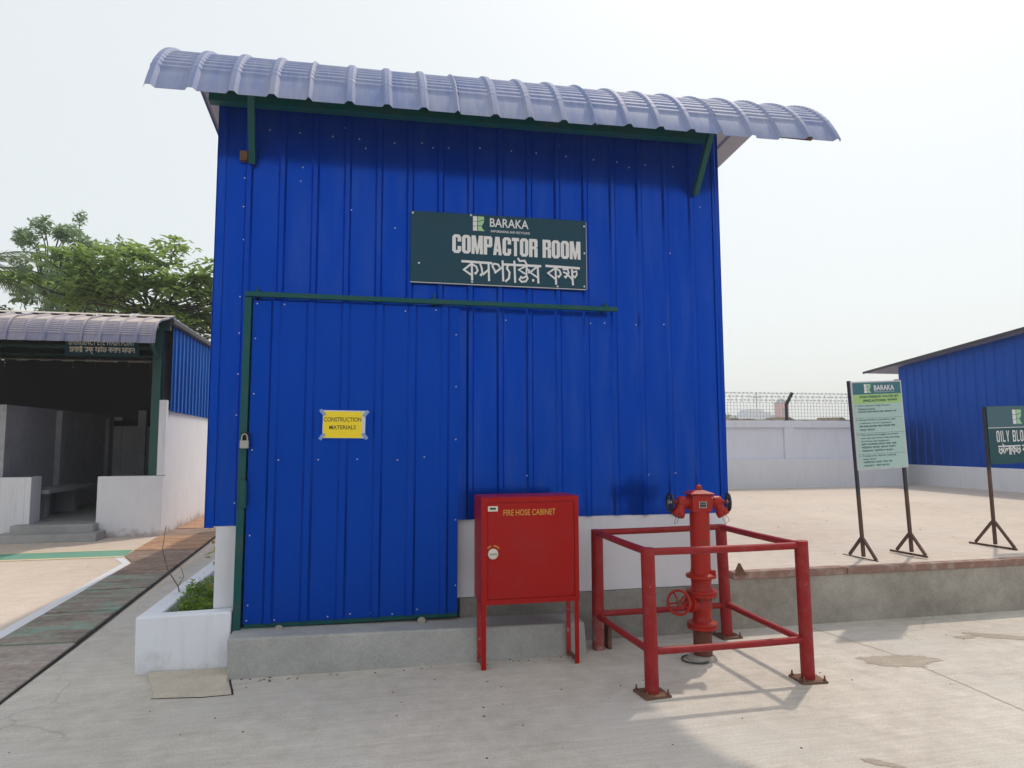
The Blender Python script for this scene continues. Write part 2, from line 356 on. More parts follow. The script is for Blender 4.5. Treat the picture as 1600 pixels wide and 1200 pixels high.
def text(body, name, mat, parent, x0, x1, z0, z1, y, off=0., face=None, spacing=1.0):
    """mesh lettering filling the box x0..x1, z0..z1 on a plane facing -y"""
    cu = bpy.data.curves.new(name, 'FONT'); cu.body = body; cu.size = 1; cu.offset = off; cu.space_character = spacing; cu.resolution_u = 3
    t = bpy.data.objects.new(name, cu); COL.objects.link(t)
    me = bpy.data.meshes.new_from_object(t); bpy.data.objects.remove(t)
    xs = [v.co.x for v in me.vertices]; ys = [v.co.y for v in me.vertices]
    a, b, c, d = min(xs), max(xs), min(ys), max(ys)
    for v in me.vertices:
        X = x0+(v.co.x-a)/(b-a)*(x1-x0); Z = z0+(v.co.y-c)/(d-c)*(z1-z0)
        v.co = (X, y, Z)
    me.materials.clear(); me.materials.append(M[mat]); me.name = name
    o = bpy.data.objects.new(name, me); COL.objects.link(o); o.parent = parent; return o
# heavy condensed capitals as convex pieces in a unit box
def glyphs(S):
    """letters for stem width S"""
    E = 1-S; s2_ = S*.68
    def st(x, y0=0, y1=1, w=S): return [(x, y0), (x+w, y0), (x+w, y1), (x, y1)]
    def br(y0, y1, x0=S*.7, x1=1-S*.7): return [(x0, y0), (x1, y0), (x1, y1), (x0, y1)]
    OL = [(0, .13), (.24, 0), (S, 0), (S, 1), (.24, 1), (0, .87)]; OR = [(1-x, y) for x, y in reversed(OL)]
    T = .16 if S > .35 else .13
    return {'C': [OL, br(1-T, 1), br(0, T), [(E, .62), (1, .62), (1, .87), (.78, 1), (E, 1)], [(E, 0), (.78, 0), (1, .13), (1, .38), (E, .38)]],
      'O': [OL, OR, br(1-T, 1), br(0, T)],
      'M': [st(0, w=s2_), st(1-s2_, w=s2_), [(.42, 0), (.58, 0), (s2_+.09, 1), (.05, 1)], [(.42, 0), (.58, 0), (.95, 1), (.91-s2_, 1)]],
      'P': [st(0), br(1-T, 1), br(.40, .40+T), [(E, .40), (.86, .40), (1, .50), (1, .90), (.86, 1), (E, 1)]],
      'A': [[(0, 0), (S*.9, 0), (.60, 1), (.5-S*.6, 1)], [(1-S*.9, 0), (1, 0), (.5+S*.6, 1), (.40, 1)], br(.18, .18+T, .22, .78)],
      'T': [br(1-T*1.1, 1, 0, 1), st(.5-S*.52, 0, .9, S*1.04)],
      'R': [st(0), br(1-T, 1), br(.44, .44+T*.9), [(E, .52), (1, .56), (1, .90), (.86, 1), (E, 1)], [(E, 0), (1, 0), (1, .46), (.86, .54), (E, .54)]],
      'I': [st(0, w=1)], 'L': [st(0), br(0, T*1.1, S*.7, 1)],
      'Y': [[(.5-S/2, .45), (.5-S/2, 0), (.5+S/2, 0), (.5+S/2, .45)], [(.5-S/2, .44), (.6, .44), (S*.9, 1), (0, 1)], [(.4, .44), (.5+S/2, .44), (1, 1), (1-S*.9, 1)]],
      'B': [st(0), br(1-T, 1), br(0, T), br(.5-T*.45, .5+T*.45), [(E, .53), (.92, .53), (1, .60), (1, .90), (.86, 1), (E, 1)], [(E, 0), (.86, 0), (1, .10), (1, .42), (.92, .50), (E, .50)]],
      'K': [st(0), [(S*.9, .40), (S+.1, .36), (1, 1), (1-S*.9, 1)], [(S, .56), (1-S*.95, 0), (1, 0), (.60, .72)]]}
HW = {'M': 1.30, 'T': .85, 'L': .78, ' ': .42}
def heavy(body, name, mat, parent, x0, x1, z0, z1, y, gap=.10, S=.40):
    HV = glyphs(S); HW['I'] = S*1.05
    tot = sum(HW.get(c, 1) for c in body)+gap*(len(body)-1); k = (x1-x0)/tot; mb = MB(); x = x0
    for c in body:
        w = HW.get(c, 1)*k
        for i, pc in enumerate(HV.get(c, ())):
            mb.add([(x+p[0]*w, y-.0002*i, z0+p[1]*(z1-z0)) for p in pc], [tuple(range(len(pc)))])
        x += w+gap*k
    return mb.build(name, mat, parent)
# simple Bengali glyph strokes: unit height 1 below the head line at z=1
BN = {'ক': (1, [[(.55, 1), (.55, 0)], [(.55, .95), (.08, .6), (.55, .25)], [(.58, .8), (.85, .68), (.92, .4), (.75, .3)]]),
      'ম': (.85, [[(.8, 1), (.8, 0)], [(.15, 1), (.3, .6), (.2, .3), (.8, .7)]]),
      'র': (.75, [[(.7, 1), (.7, 0)], [(.7, .95), (.1, .55), (.7, .25)], [(.3, .08), (.42, .08)]]),
      'প': (.8, [[(.75, 1), (.75, 0)], [(.1, .9), (.45, .95), (.5, .75)], [(.1, .9), (.3, .45), (.75, .8)]]),
      'ত': (.85, [[(.2, .85), (.1, .4), (.45, .15), (.8, .4), (.7, .75), (.45, .65), (.5, .45)]]),
      'ল': (.95, [[(.9, 1), (.9, 0)], [(.1, .3), (.15, .65), (.35, .75), (.45, .45), (.5, .7), (.9, .75)]]),
      'ব': (.75, [[(.7, 1), (.7, 0)], [(.7, .95), (.1, .55), (.7, .25)]]),
      'জ': (.95, [[(.1, .7), (.35, .85), (.4, .55), (.2, .25), (.6, .1), (.9, .4), (.6, .6), (.9, .9)]]),
      'চ': (.85, [[(.1, 1), (.8, .75)], [(.75, .95), (.8, .5), (.5, .1), (.3, .4), (.7, .55)]]),
      'ধ': (.8, [[(.75, 1), (.75, 0)], [(.1, 1.15), (.35, .8), (.1, .5), (.75, .25)]]),
      'ণ': (.8, [[(.75, 1), (.75, 0)], [(.15, 1), (.1, .65), (.4, .5), (.75, .85)]]),
      'ন': (.8, [[(.75, 1), (.75, 0)], [(.15, .75), (.3, .5), (.75, .7)], [(.15, .55), (.3, .72)]]),
      'স': (.85, [[(.8, 1), (.8, 0)], [(.15, 1), (.3, .6), (.15, .35), (.45, .3), (.5, .6), (.8, .65)]]),
      'ট': (.8, [[(.1, 1.3), (.5, 1.15), (.6, 1)], [(.2, .9), (.15, .4), (.5, .1), (.8, .4), (.55, .55)]]),
      'া': (.3, [[(.2, 1), (.2, 0)]]), 'ি': (.35, [[(.2, 1), (.2, 0)], [(.2, 1.05), (.6, 1.35), (1.0, 1.05)]]),
      'ে': (.4, [[(.3, .9), (.1, .5), (.3, .15)]]), 'ৈ': (.4, [[(.3, .9), (.1, .5), (.3, .15)], [(0, 1.3), (.3, 1.02)]]),
      'ু': (.05, [[(-.25, -.05), (-.1, -.3), (-.35, -.2)]]), 'ী': (.35, [[(.2, 1), (.2, 0)], [(-.2, 1.3), (.2, 1.05)]])}
def bengali(words, name, mat, parent, x0, x1, z0, z1, y, sw=.13):
    mb = MB(); tot = sum(sum(BN.get(c, BN['ব'])[0] for c in w)+.35 for w in words)-.35; k = (x1-x0)/tot; h = z1-z0; x = x0; n = 0
    pl = lambda a, b, l: (a, y-l, b)
    for w in words:
        xs = x
        for c in w:
            wd, st = BN.get(c, BN['ব'])
            for s_ in st:
                n += 1; mb.ribbon([(x+p[0]*k, z0+p[1]*h) for p in s_], sw*h, pl, lift=.0002*(n % 5))
            x += wd*k
        mb.ribbon([(xs-.03*k, z1), (x+.03*k, z1)], sw*h*1.1, pl, lift=.0012); x += .35*k
    return mb.build(name, mat, parent)
def logo(parent, x, z, h, y):
    """white window column and pale green leaf-edged block"""
    lg = MB(); w = h*.80
    for z0, z1 in ((0, .30), (.33, .63), (.66, 1)): lg.box(x, x+w*.36, y-.0012, y, z+z0*h, z+z1*h)
    o = lg.build('logo', 'letter', parent)
    g = MB(); c = [(w*.42, 0), (w*1.0, 0), (w*.80, .18*h), (w*.74, .34*h)]; c2 = [(w*.42, .37*h), (w*.76, .37*h), (w*.90, .55*h), (w*.97, .75*h), (w*.42, .62*h)]
    c3 = [(w*.42, .66*h), (w*.97, .80*h), (w*.93, h), (w*.42, h)]; c1 = c+[(w*.42, .33*h)]
    for cc in (c1, c2, c3):
        n = len(cc); g.add([(x+p[0], y-.0012, z+p[1]) for p in cc], [tuple(range(n))])
    g.build('logo_block', 'logo_green', o)

# ------------------------------------------------------------------ ground
def sheet(name, pts, z, mat, parent=None, **p):
    mb = MB(); mb.add([(x, y, z) for x, y in pts], [tuple(range(len(pts)))]); return mb.build(name, mat, parent, **p)
sheet('ground', [(-205, -205), (205, -205), (205, 205), (-205, 205)], -.012, M['pink'], kind='structure')
yard = sheet('concrete_yard', [(-30, -20), (30, -20), (30, 5.30), (-1.0, 5.30), (-1.0, 18), (-2.4, 18), (-2.12, 4.75), (-1.92, 1.0), (-30, 1.0)], 0, 'ground', kind='structure')
sheet('pale_slab', [(-30, 1.0), (-2.45, 1.0), (-2.81, 6.2), (-2.955, 9.72), (-3.22, 10.3), (-3.36, 12.6), (-30, 12.6)], .004, 'pink', kind='structure')
# white edge stripe, green stripe, cream edges
mk = thing('painted_line', 'white edge stripe painted on the pale slab beside the brown cover slabs', 'ground marking')
sheet('stripe', [(-2.58, 1.0), (-2.47, 1.0), (-2.815, 6.2), (-2.96, 9.70), (-3.06, 9.70), (-2.93, 6.2)], .008, 'stripe_white', mk)
sheet('stripe', [(-3.06, 9.702), (-2.96, 9.702), (-3.22, 10.22), (-3.33, 10.22)], .008, 'stripe_white', mk)
mk = thing('painted_line', 'green band painted across the pale slab before the shed steps', 'ground marking')
sheet('stripe', [(-12, 10.36), (-3.24, 10.36), (-3.30, 10.90), (-12, 10.90)], .008, 'stripe_green', mk)
sheet('border', [(-12, 10.25), (-3.23, 10.25), (-3.24, 10.355), (-12, 10.355)], .0085, 'stripe_cream', mk)
sheet('border', [(-12, 10.905), (-3.30, 10.905), (-3.31, 10.97), (-12, 10.97)], .0085, 'stripe_cream', mk)
# cover slab path: dark channel with slabs
path = bpy.data.objects.new('slab_path', None); COL.objects.link(path); path['kind'] = 'structure'
def xl(y): return -2.44-(y-.5)*.0655 if y < 6.2 else (-2.81-(y-6.2)*.0414 if y < 9.72 else (-2.955-(y-9.72)*.46 if y < 10.3 else -3.22-(y-10.3)*.067 if y < 12.4 else -3.345))
def xr(y): return -2.13-(y-4.75)*.0425
ys = [.6, 1.9, 3.2, 4.6, 5.98, 7.0, 8.0, 8.86, 9.74, 10.75, 11.6, 12.35, 13.3, 14.4, 15.6, 17]
mb = MB(); pl = [(xl(y)-.005, y) for y in ys]; pr_ = [(xr(y)+.016, y) for y in ys]
for k in range(len(ys)-1): mb.add([(*pl[k], .0045), (*pr_[k], .0045), (*pr_[k+1], .0045), (*pl[k+1], .0045)], [(0, 1, 2, 3)])
mb.build('channel', 'darkgap', path)
tones = ['slab_c', 'slab_c', 'slab_c', 'slab_c', 'slab_b', 'slab_b', 'slab_b', 'slab_a', 'slab_a', 'slab_d', 'slab_d', 'slab_a', 'slab_d', 'slab_d', 'slab_a']
for k in range(len(ys)-1):
    a, b = ys[k]+.018, ys[k+1]-.018; t0 = .020+random.uniform(-.004, .004); t1 = .020+random.uniform(-.004, .004); j = random.uniform(-.012, .012)
    mid = [9.72, 10.3] if 9.72 < b and a < 10.3 else []
    seq = [a]+[q for q in mid if a < q < b]+[b]
    for i in range(len(seq)-1):
        p, q = seq[i], seq[i+1]
        mb = MB(); mb.hexa([(xl(p), p, .005), (xr(p), p+j, .005), (xr(q), q, .005), (xl(q), q, .005), (xl(p)+.004, p+.003, t0), (xr(p)-.004, p+j+.003, t1), (xr(q)-.004, q-.003, t1), (xl(q)+.004, q-.003, t0)])
        mb.build('slab', tones[k], path, bevel=.003)
# long grooves in the yard concrete
def groove(name, pts, w, z=.0015, mat='darkgap', parent=None):
    mb = MB(); P = []
    for (a, b), (c, d) in zip(pts, pts[1:]):
        n = max(2, int(math.hypot(c-a, d-b)/.06))
        P += [(a+(c-a)*i/n+random.uniform(-.006, .006), b+(d-b)*i/n+random.uniform(-.006, .006)) for i in range(n)]
    P.append(pts[-1]); mb.ribbon(P, w, lambda a, b, l: (a, b, z)); return mb.build(name, mat, parent)
M['groove'] = paint('groove_dirt', (.33, .29, .25), .95, var=.3, bmp=0)  # flat joint line, one tone darker than the yard
groove('joint', [(3.62, 5.2), (3.76, 4.4), (3.72, 3.4), (3.68, 2.6)], .008, mat='groove', parent=yard)
# damp looking stains with their own outline
def blob(name, cx, cy, rx, ry, rot, mat, z, parent, n=120, rag=.28):
    mb = MB(); P = []
    ph = [random.uniform(0, 6) for _ in range(5)]
    for i in range(n):
        t = 2*pi*i/n; r = 1+rag*(sin(2*t+ph[0])*.4+sin(3*t+ph[1])*.35+sin(5*t+ph[2])*.25+sin(9*t+ph[3])*.18+sin(17*t+ph[4])*.2)+random.uniform(-.07, .07)
        x, y = rx*r*cos(t), ry*r*sin(t); P.append((cx+x*cos(rot)-y*sin(rot), cy+x*sin(rot)+y*cos(rot), z))
    mb.add(P, [tuple(range(n))]); return mb.build(name, mat, parent)
M['stain'] = concrete('dry_cement_stain', (.37, .32, .27), (.50, .44, .38), True, .22, stain_amt=.3, cracks=False)
blob('stain', 3.70, 4.24, .26, .13, -.25, 'stain', .002, yard)
blob('stain', 4.95, 4.56, .26, .07, -.5, 'stain', .002, yard)
blob('stain', 4.65, 4.62, .10, .04, .1, 'stain', .0022, yard)
blob('stain', 2.45, 2.95, .09, .03, -.8, 'stain', .002, yard)
# platform on the right
pf = MB(); pf.box(2.95, 60, 5.30, 60, .02, .455); pf.build('platform', 'platform', None, kind='structure')
rw = thing('retaining_wall', 'low stained grey concrete wall edging the raised pale platform', 'wall')
mb = MB(); mb.box(2.95, 30, 5.22, 5.30, -.02, .405); mb.build('face', 'kerbwall', rw, bevel=.006)
mb = MB(); x = 2.99
while x < 16:
    w = random.uniform(.7, 1.3); mb = MB(); d = random.uniform(-.004, .004)
    mb.box(x, min(16, x+w)-.004, 5.205+d, 5.299, .402, .462+d); mb.build('edge_strip', 'edge', rw, bevel=.006); x += w
mb = MB(); mb.add([(3.00, 5.12+.08, .44), (3.10, 5.12+.08, .44), (3.05, 5.2, .535), (3.00, 5.235, .44), (3.10, 5.235, .44), (3.05, 5.235, .535)], [(0, 1, 2), (5, 4, 3), (0, 2, 5, 3), (1, 4, 5, 2), (0, 3, 4, 1)])
mb.build('rusty_lug', 'rust', rw)

# ------------------------------------------------------------------ ribbed sheet helpers
def ribprof(x0, x1, first, pitch=.2384, base=.060, top=.030, h=.017, sgn=-1, flute=0):
    """profile points (u, offset) between x0 and x1 with ribs centred at first+k*pitch"""
    P = [(x0, 0)]; k = math.ceil((x0-first)/pitch-.01)
    while first+k*pitch < x1+.001:
        c = first+k*pitch
        for dx, hh in ((-base/2, 0), (-top/2, h), (top/2, h), (base/2, 0)):
            if x0 < c+dx < x1: P.append((c+dx, sgn*hh))
        k += 1
    P.append((x1, 0)); return P

# ------------------------------------------------------------------ compactor room (main building)
bld = thing('compactor_room', 'tall blue ribbed steel building with sliding door and curved roof edge', 'building')
WY = 5.2; X0, X1 = -1.108, 2.938
def front(u, v, z):      # cladding flares slightly towards the bottom
    k = (4.2-z)/3.2; cx = .9
    return (u+(u-cx)/2*.004*k, WY+v, z)
edges = [X0, .183, 1.137, 2.090, X1]
for a, b in zip(edges, edges[1:]):
    mb = MB(); mb.strip(ribprof(a, b, -.890), .958+random.uniform(-.004, .004), 4.40, thick=.003, org=front)
    mb.build('wall_panel', 'blue', bld)
for sx, x in ((-1, X0), (1, X1)):   # corner flashings
    def cf(u, v, z, x=x, sx=sx): p = front(x, 0, z); return (p[0]+u, p[1]+v, z)
    mb = MB(); z0, z1 = .95, 4.39
    o0, o1 = cf(0, 0, z0), cf(0, 0, z1)
    w = .055*(-sx); e = .004*sx
    mb.hexa([(o0[0]+min(w, e), WY-.012, z0), (o0[0]+max(w, e), WY-.012, z0), (o0[0]+max(w, e), WY-.004, z0), (o0[0]+min(w, e), WY-.004, z0),
             (o1[0]+min(w, e), WY-.012, z1), (o1[0]+max(w, e), WY-.012, z1), (o1[0]+max(w, e), WY-.004, z1), (o1[0]+min(w, e), WY-.004, z1)])
    mb.hexa([(o0[0]+min(0, e*2), WY-.012, z0), (o0[0]+max(0, e*2), WY-.012, z0), (o0[0]+max(0, e*2), WY+.07, z0), (o0[0]+min(0, e*2), WY+.07, z0),
             (o1[0]+min(0, e*2), WY-.012, z1), (o1[0]+max(0, e*2), WY-.012, z1), (o1[0]+max(0, e*2), WY+.07, z1), (o1[0]+min(0, e*2), WY+.07, z1)])
    mb.build('corner_flashing', 'blue', bld)
BK = 14.0
def roofz(y): return 4.598-(y-5.70)*.09
def wallz(y): return roofz(y)-.03 if y > 5.75 else 3.36+math.sqrt(1.155**2-(5.7-min(y, 5.7))**2)
for x, s in ((X0-.012, -1), (X1+.012, 1)):   # side walls
    for k in range(4):
        a = WY+.08+k*2.18; b = a+2.18; mb = MB()
        P = ribprof(a, b, WY+.2, .25); n = len(P)
        vs = [(x+s*abs(p[1]), p[0], .955) for p in P]+[(x+s*abs(p[1]), p[0], wallz(p[0])) for p in P]
        mb.add(vs, [(i, i+1, n+i+1, n+i) for i in range(n-1)]); mb.add([(v[0]-s*.003, v[1], v[2]) for v in vs], [(i+1, i, n+i, n+i+1) for i in range(n-1)])
        mb.build('wall_panel', 'blue', bld)
mb = MB(); mb.box(X0, X1, BK-.02, BK, .95, roofz(BK)-.03); mb.build('wall_panel', 'blue', bld)
# masonry base
mb = MB(); mb.box(-1.045, -.885, WY+.004, WY+.16, .385, 1.0); mb.box(-1.045, -.885, WY+.16, BK-.03, 0, .97)
mb.box(.60, 2.935, WY+.004, WY+.16, .375, 1.0); mb.box(2.78, 2.935, WY+.16, BK-.03, 0, .97); mb.box(-.885, 2.78, BK-.2, BK-.03, 0, .97)
mb.build('base_wall', 'white', bld, bevel=.004)
mb = MB(); mb.box(.70, 2.948, WY-.006, WY+.15, 0, .372); mb.box(-.884, .695, WY+.08, WY+.15, .0, .36); mb.build('plinth', 'plinth', bld, bevel=.004)
mb = MB(); mb.box(-.86, .70, WY+.16, BK-.3, 0, .24); mb.build('inner_floor', 'step', bld)
# door step
st = MB(); st.hexa([(-.875, 4.865, -.02), (1.60, 4.87, -.02), (1.62, WY-.01, -.02), (-.875, WY-.01, -.02), (-.89, 4.885, .258), (1.585, 4.885, .222), (1.60, WY-.01, .222), (-.89, WY-.01, .262)])
st.build('door_step', 'step', bld, bevel=.012)
# beam and braces under the eave
mb = MB(); mb.hexa([(-1.165, 5.06, 4.03), (2.83, 5.06, 4.09), (2.83, 5.14, 4.09), (-1.165, 5.14, 4.03), (-1.165, 5.06, 4.17), (2.83, 5.06, 4.23), (2.83, 5.14, 4.23), (-1.165, 5.14, 4.17)])
mb.build('eave_beam', 'green', bld, bevel=.005)
def bar(mb, p0, p1, w, mi=0):
    p0, p1 = Vector(p0), Vector(p1); d = (p1-p0); L = d.length; d.normalize(); a = d.cross(Vector((0, 1, 0)) if abs(d.y) < .9 else Vector((1, 0, 0))).normalized(); b = d.cross(a)
    vs = [p+a*(sx*w/2)+b*(sy*w/2) for p in (p0, p1) for sx, sy in ((-1, -1), (1, -1), (1, 1), (-1, 1))]
    mb.add(vs, [(3, 2, 1, 0), (4, 5, 6, 7), (0, 1, 5, 4), (1, 2, 6, 5), (2, 3, 7, 6), (3, 0, 4, 7)], mi)
for xa, xb, zb in ((-.83, -.868, 3.63), (2.69, 2.715, 3.655)):
    mb = MB(); bar(mb, (xa, 4.80, 4.08), (xb, 5.172, zb), .048); mb.build('eave_brace', 'green', bld, bevel=.003)
mb = MB(); mb.box(-.955, -.900, 5.15, 5.198, 3.64, 3.71); mb.build('rusty_stub', 'rust', bld)
mb = MB(); mb.box(-1.40, 3.62, 4.80, 4.85, 4.07, 4.12)
mb.box(-1.40, 3.62, 5.5, 5.55, 4.45, 4.50)
for y in (7, 8.6, 10.2, 11.8, 13.4): mb.box(-1.40 if y < 7.6 else -1.09, 3.62, y, y+.05, roofz(y)-.11, roofz(y)-.055)
mb.build('purlin', 'rust_leg', bld)
# roof sheets
RX0, RX1, P_ = -1.45, 3.70, .2575
xs = [RX0, RX0+P_*1.25]+[RX0+i*P_*4 for i in range(1, 5)]+[RX1]
def rooforg(u, v, y): return (u, y, roofz(y)-v)
for a, b in zip(xs, xs[1:]):
    mb = MB(); pr2 = ribprof(a, b, RX0+.02, P_, .07, .035, .024)
    def ro(u, v, y): return (u, y, roofz(y)-v)
    n = len(pr2)
    mb.strip(pr2, 5.71, 7.7 if a == RX0 else BK+.35, thick=.004, org=ro, mi=0, mi_back=1)
    mb.build('roof_sheet', ['roof_blue', 'roof_under'], bld)
# bull-nose eave sheets, crimped
def bullnose(parent, xa, xb, first, pitch, yc, zc, R, a0, a1, yshift, mats, zshift=lambda u: 0, n_t=150, crimp=(.30, .83), ncr=11):
    """one curved sheet from angle a0 (top) to a1 (lip); ribs across u"""
    mb = MB(); us = []; prof = ribprof(xa, xb, first, pitch, .075, .032, .026)
    for (u0_, v0), (u1_, v1) in zip(prof, prof[1:]):
        m = 2 if abs(u1_-u0_) > .1 else 1
        for i in range(m): us.append((u0_+(u1_-u0_)*i/m, v0+(v1-v0)*i/m))
    us.append(prof[-1]); n = len(us); ext = []
    vs = []
    for side in (0, 1):
        for k in range(n_t+1):
            t = k/n_t; a = a0+(a1-a0)*t
            for u, v in us:
                rib = abs(v)/.026; cr = 0
                if crimp[0] < t < crimp[1]:
                    q = (t-crimp[0])/(crimp[1]-crimp[0])*ncr; w = abs((q % 1)-.5)*2
                    cr = .012*min(1, (1-w)*1.6)*(1 if rib < .5 else .2)
                r = R-v+cr-(.003 if side else 0)
                # a straight tail of 60 mm runs on tangentially at the top
                vs.append((u, yc+yshift(u)-r*sin(a), zc+zshift(u)+r*cos(a)))
    N = n_t+1
    f = [(k*n+i, (k+1)*n+i, (k+1)*n+i+1, k*n+i+1) for k in range(n_t) for i in range(n-1)]
    mb.add(vs[:N*n], f, 0); mb.add(vs[N*n:], [tuple(reversed(q)) for q in f], 1)
    o = N*n; rim = [(i, i+1, o+i+1, o+i) for i in range(n-1)]+[(n_t*n+i+1, n_t*n+i, o+n_t*n+i, o+n_t*n+i+1) for i in range(n-1)]
    rim += [(k*n, o+k*n, o+(k+1)*n, (k+1)*n) for k in range(n_t)]+[(k*n+n-1, (k+1)*n+n-1, o+(k+1)*n+n-1, o+k*n+n-1) for k in range(n_t)]
    mb.add(vs, rim, 0)
    return mb.build('eave_sheet', mats, parent)
ysh = lambda u: -.03*(u+1.4)/5
zsh = lambda u: .0150*(u-1.1)
EX0, EP = -1.45, .2568
nb = [0, 4, 8, 12, 16, 18, 20]
for i, (a, b) in enumerate(zip(nb, nb[1:])):
    dz = random.uniform(-.006, .006); da = .02*(i in (2, 4))-.015*(i == 5)
    xa = EX0+a*EP+(-.02 if i == 0 else .018); xb = EX0+b*EP+(.018 if b < 20 else .04)
    bullnose(bld, xa, xb, EX0+.012, EP, 5.70, 3.437+dz, 1.155, 0, radians(65.5)+da, ysh, ['roof_blue', 'roof_under'], zsh)
# sliding door rail and frame
mb = MB(); mb.hexa([(-.872, 5.06, 2.600), (1.955, 5.06, 2.592), (1.955, 5.10, 2.592), (-.872, 5.10, 2.600), (-.872, 5.06, 2.636), (1.955, 5.06, 2.628), (1.955, 5.10, 2.628), (-.872, 5.10, 2.636)])
mb.build('door_rail', 'green', bld, bevel=.003)
for x in (-.80, .487, 1.875):
    mb = MB(); mb.box(x-.012, x+.012, 5.11, 5.195, 2.60, 2.66); mb.tube((x, 5.13, 2.63), (x, 5.13, 2.69), .006, n=8); mb.build('rail_bracket', 'green', bld)
mb = MB(); mb.hexa([(-.893, 5.075, .235), (-.842, 5.075, .235), (-.842, 5.18, .235), (-.893, 5.18, .235), (-.878, 5.075, 2.598), (-.830, 5.075, 2.598), (-.830, 5.18, 2.598), (-.878, 5.18, 2.598)])
mb.build('door_post', 'green', bld, bevel=.003)
door = MB(); door.strip([(p[0], p[1]) for p in ribprof(-.822, .678, -.775+.115, .246, .075, .040, .016)], .292, 2.578, thick=.004, org=lambda u, v, z: (u-.008*(2.58-z)/2.3, 5.105+v, z))
dr = door.build('sliding_door', 'blue_door', bld)
mb = MB(); mb.box(-.82, .67, 5.112, 5.15, .262, .296); mb.box(.640, .672, 5.112, 5.15, .30, 2.57); mb.box(-.82, -.79, 5.112, 5.15, .30, 2.57); mb.box(-.79, .64, 5.112, 5.15, 2.53, 2.57); mb.box(-.79, .64, 5.112, 5.15, 1.42, 1.46)
mb.build('frame', 'green', dr)
mb = MB(); mb.box(-.884, .699, 5.185, 5.195, .22, .36); mb.build('door_gap_shade', 'darkgap', bld)  # near-black strip paints the shade of the gap under the door
for x in (-.585, .405):
    mb = MB(); mb.lathe([(0, -.02), (.026, -.02), (.032, -.008), (.032, .008), (.026, .02), (0, .02)], (x, 5.07, .250), (0, 1, 0), 18); mb.build('roller', 'mortar', dr)
mb = MB(); mb.box(-.870, -.822, 5.035, 5.074, 1.10, 1.285); mb.box(-.862, -.83, 5.030, 5.036, 1.115, 1.27); mb.build('latch_box', 'green', bld, bevel=.004)
# recess strip beside the door
mb = MB(); mb.box(.683, .745, 5.176, 5.186, .96, 2.59); mb.build('edge_flashing', 'blue', bld)
# screws
mb = MB()
def screw(x, y, z): mb.lathe([(0, -.005), (.0045, -.004), (.0058, 0)], (x, y, z), (0, 1, 0), 6)
def srow(x0, x1, z, step, y, j=.012):
    x = x0
    while x < x1: screw(x+random.uniform(-j, j), y, z+random.uniform(-.012, .012)); x += step*random.uniform(.85, 1.15)
srow(.80, 2.9, 1.285, .243, 5.198); srow(.80, 1.9, 2.52, .24, 5.198); srow(-.75, 2.8, 3.90, .24, 5.198)
srow(-.62, .66, 1.43, .25, 5.103); srow(-.80, .68, 2.545, .21, 5.103); srow(-.80, .66, .318, .17, 5.103)
srow(1.9, 2.9, 2.52, .25, 5.198)
for z in (.42, .9, 1.5, 1.9, 2.3): screw(-.800, 5.103, z); screw(.655, 5.103, z+.07)
for z in (1.12, 1.3, 1.75, 2.05, 2.35, 2.62, 2.85, 3.05, 3.3, 3.52): screw(-.915+random.uniform(-.02, .01), 5.198, z)
for z in (1.2, 1.6, 2.0, 2.4): screw(.765, 5.198, z)
for _ in range(16): screw(random.uniform(-.9, 2.8), 5.198, random.uniform(3.1, 4.0))
mb.build('screws', 'steel', bld, kind='stuff')

# padlock
pk = thing('padlock', 'silver padlock hanging on the green door post', 'padlock', loc=(-.842, 5.035, 1.545))
mb = MB(); mb.box(-.030, .030, -.012, .012, -.035, .022); mb.build('body', 'silver', pk, bevel=.005)
mb = MB(); mb.path([(-.019, 0, .018), (-.019, 0, .045), (-.012, 0, .062), (0, 0, .068), (.012, 0, .062), (.019, 0, .045), (.019, 0, .018)], .0055, 8); mb.build('shackle', 'silver', pk)
mb = MB(); mb.box(-.022, .026, .010, .024, .02, .075); mb.build('hasp', 'darkgap', pk)

# main sign
sg = thing('building_sign', 'dark green board lettered COMPACTOR ROOM on the blue wall', 'sign', loc=(1.02, 0, 3.08))
SY = 5.155
mb = MB(); mb.hexa([(-.715, SY, -.298), (.700, SY, -.297), (.700, SY+.012, -.297), (-.715, SY+.012, -.298), (-.715, SY, .262), (.706, SY, .272), (.706, SY+.012, .272), (-.715, SY+.012, .262)]); mb.build('board', 'board', sg)
mb = MB(); mb.box(-.715, .700, SY-.002, SY+.013, -.303, -.2975); mb.box(.7062, .7092, SY-.001, SY+.012, -.297, .262); mb.build('trim', 'board_edge', sg)
logo(sg, -.229, .133, .117, SY-.0012)
text('BARAKA', 'lettering', 'letter', sg, -.093, .222, .172, .243, SY-.002, .012)
text('SHIP BREAKING AND RECYCLING', 'lettering', 'letter', sg, -.086, .232, .128, .147, SY-.002, .01)
heavy('COMPACTOR ROOM', 'lettering', 'letter', sg, -.392, .656, -.055, .094, SY-.002, gap=.09)
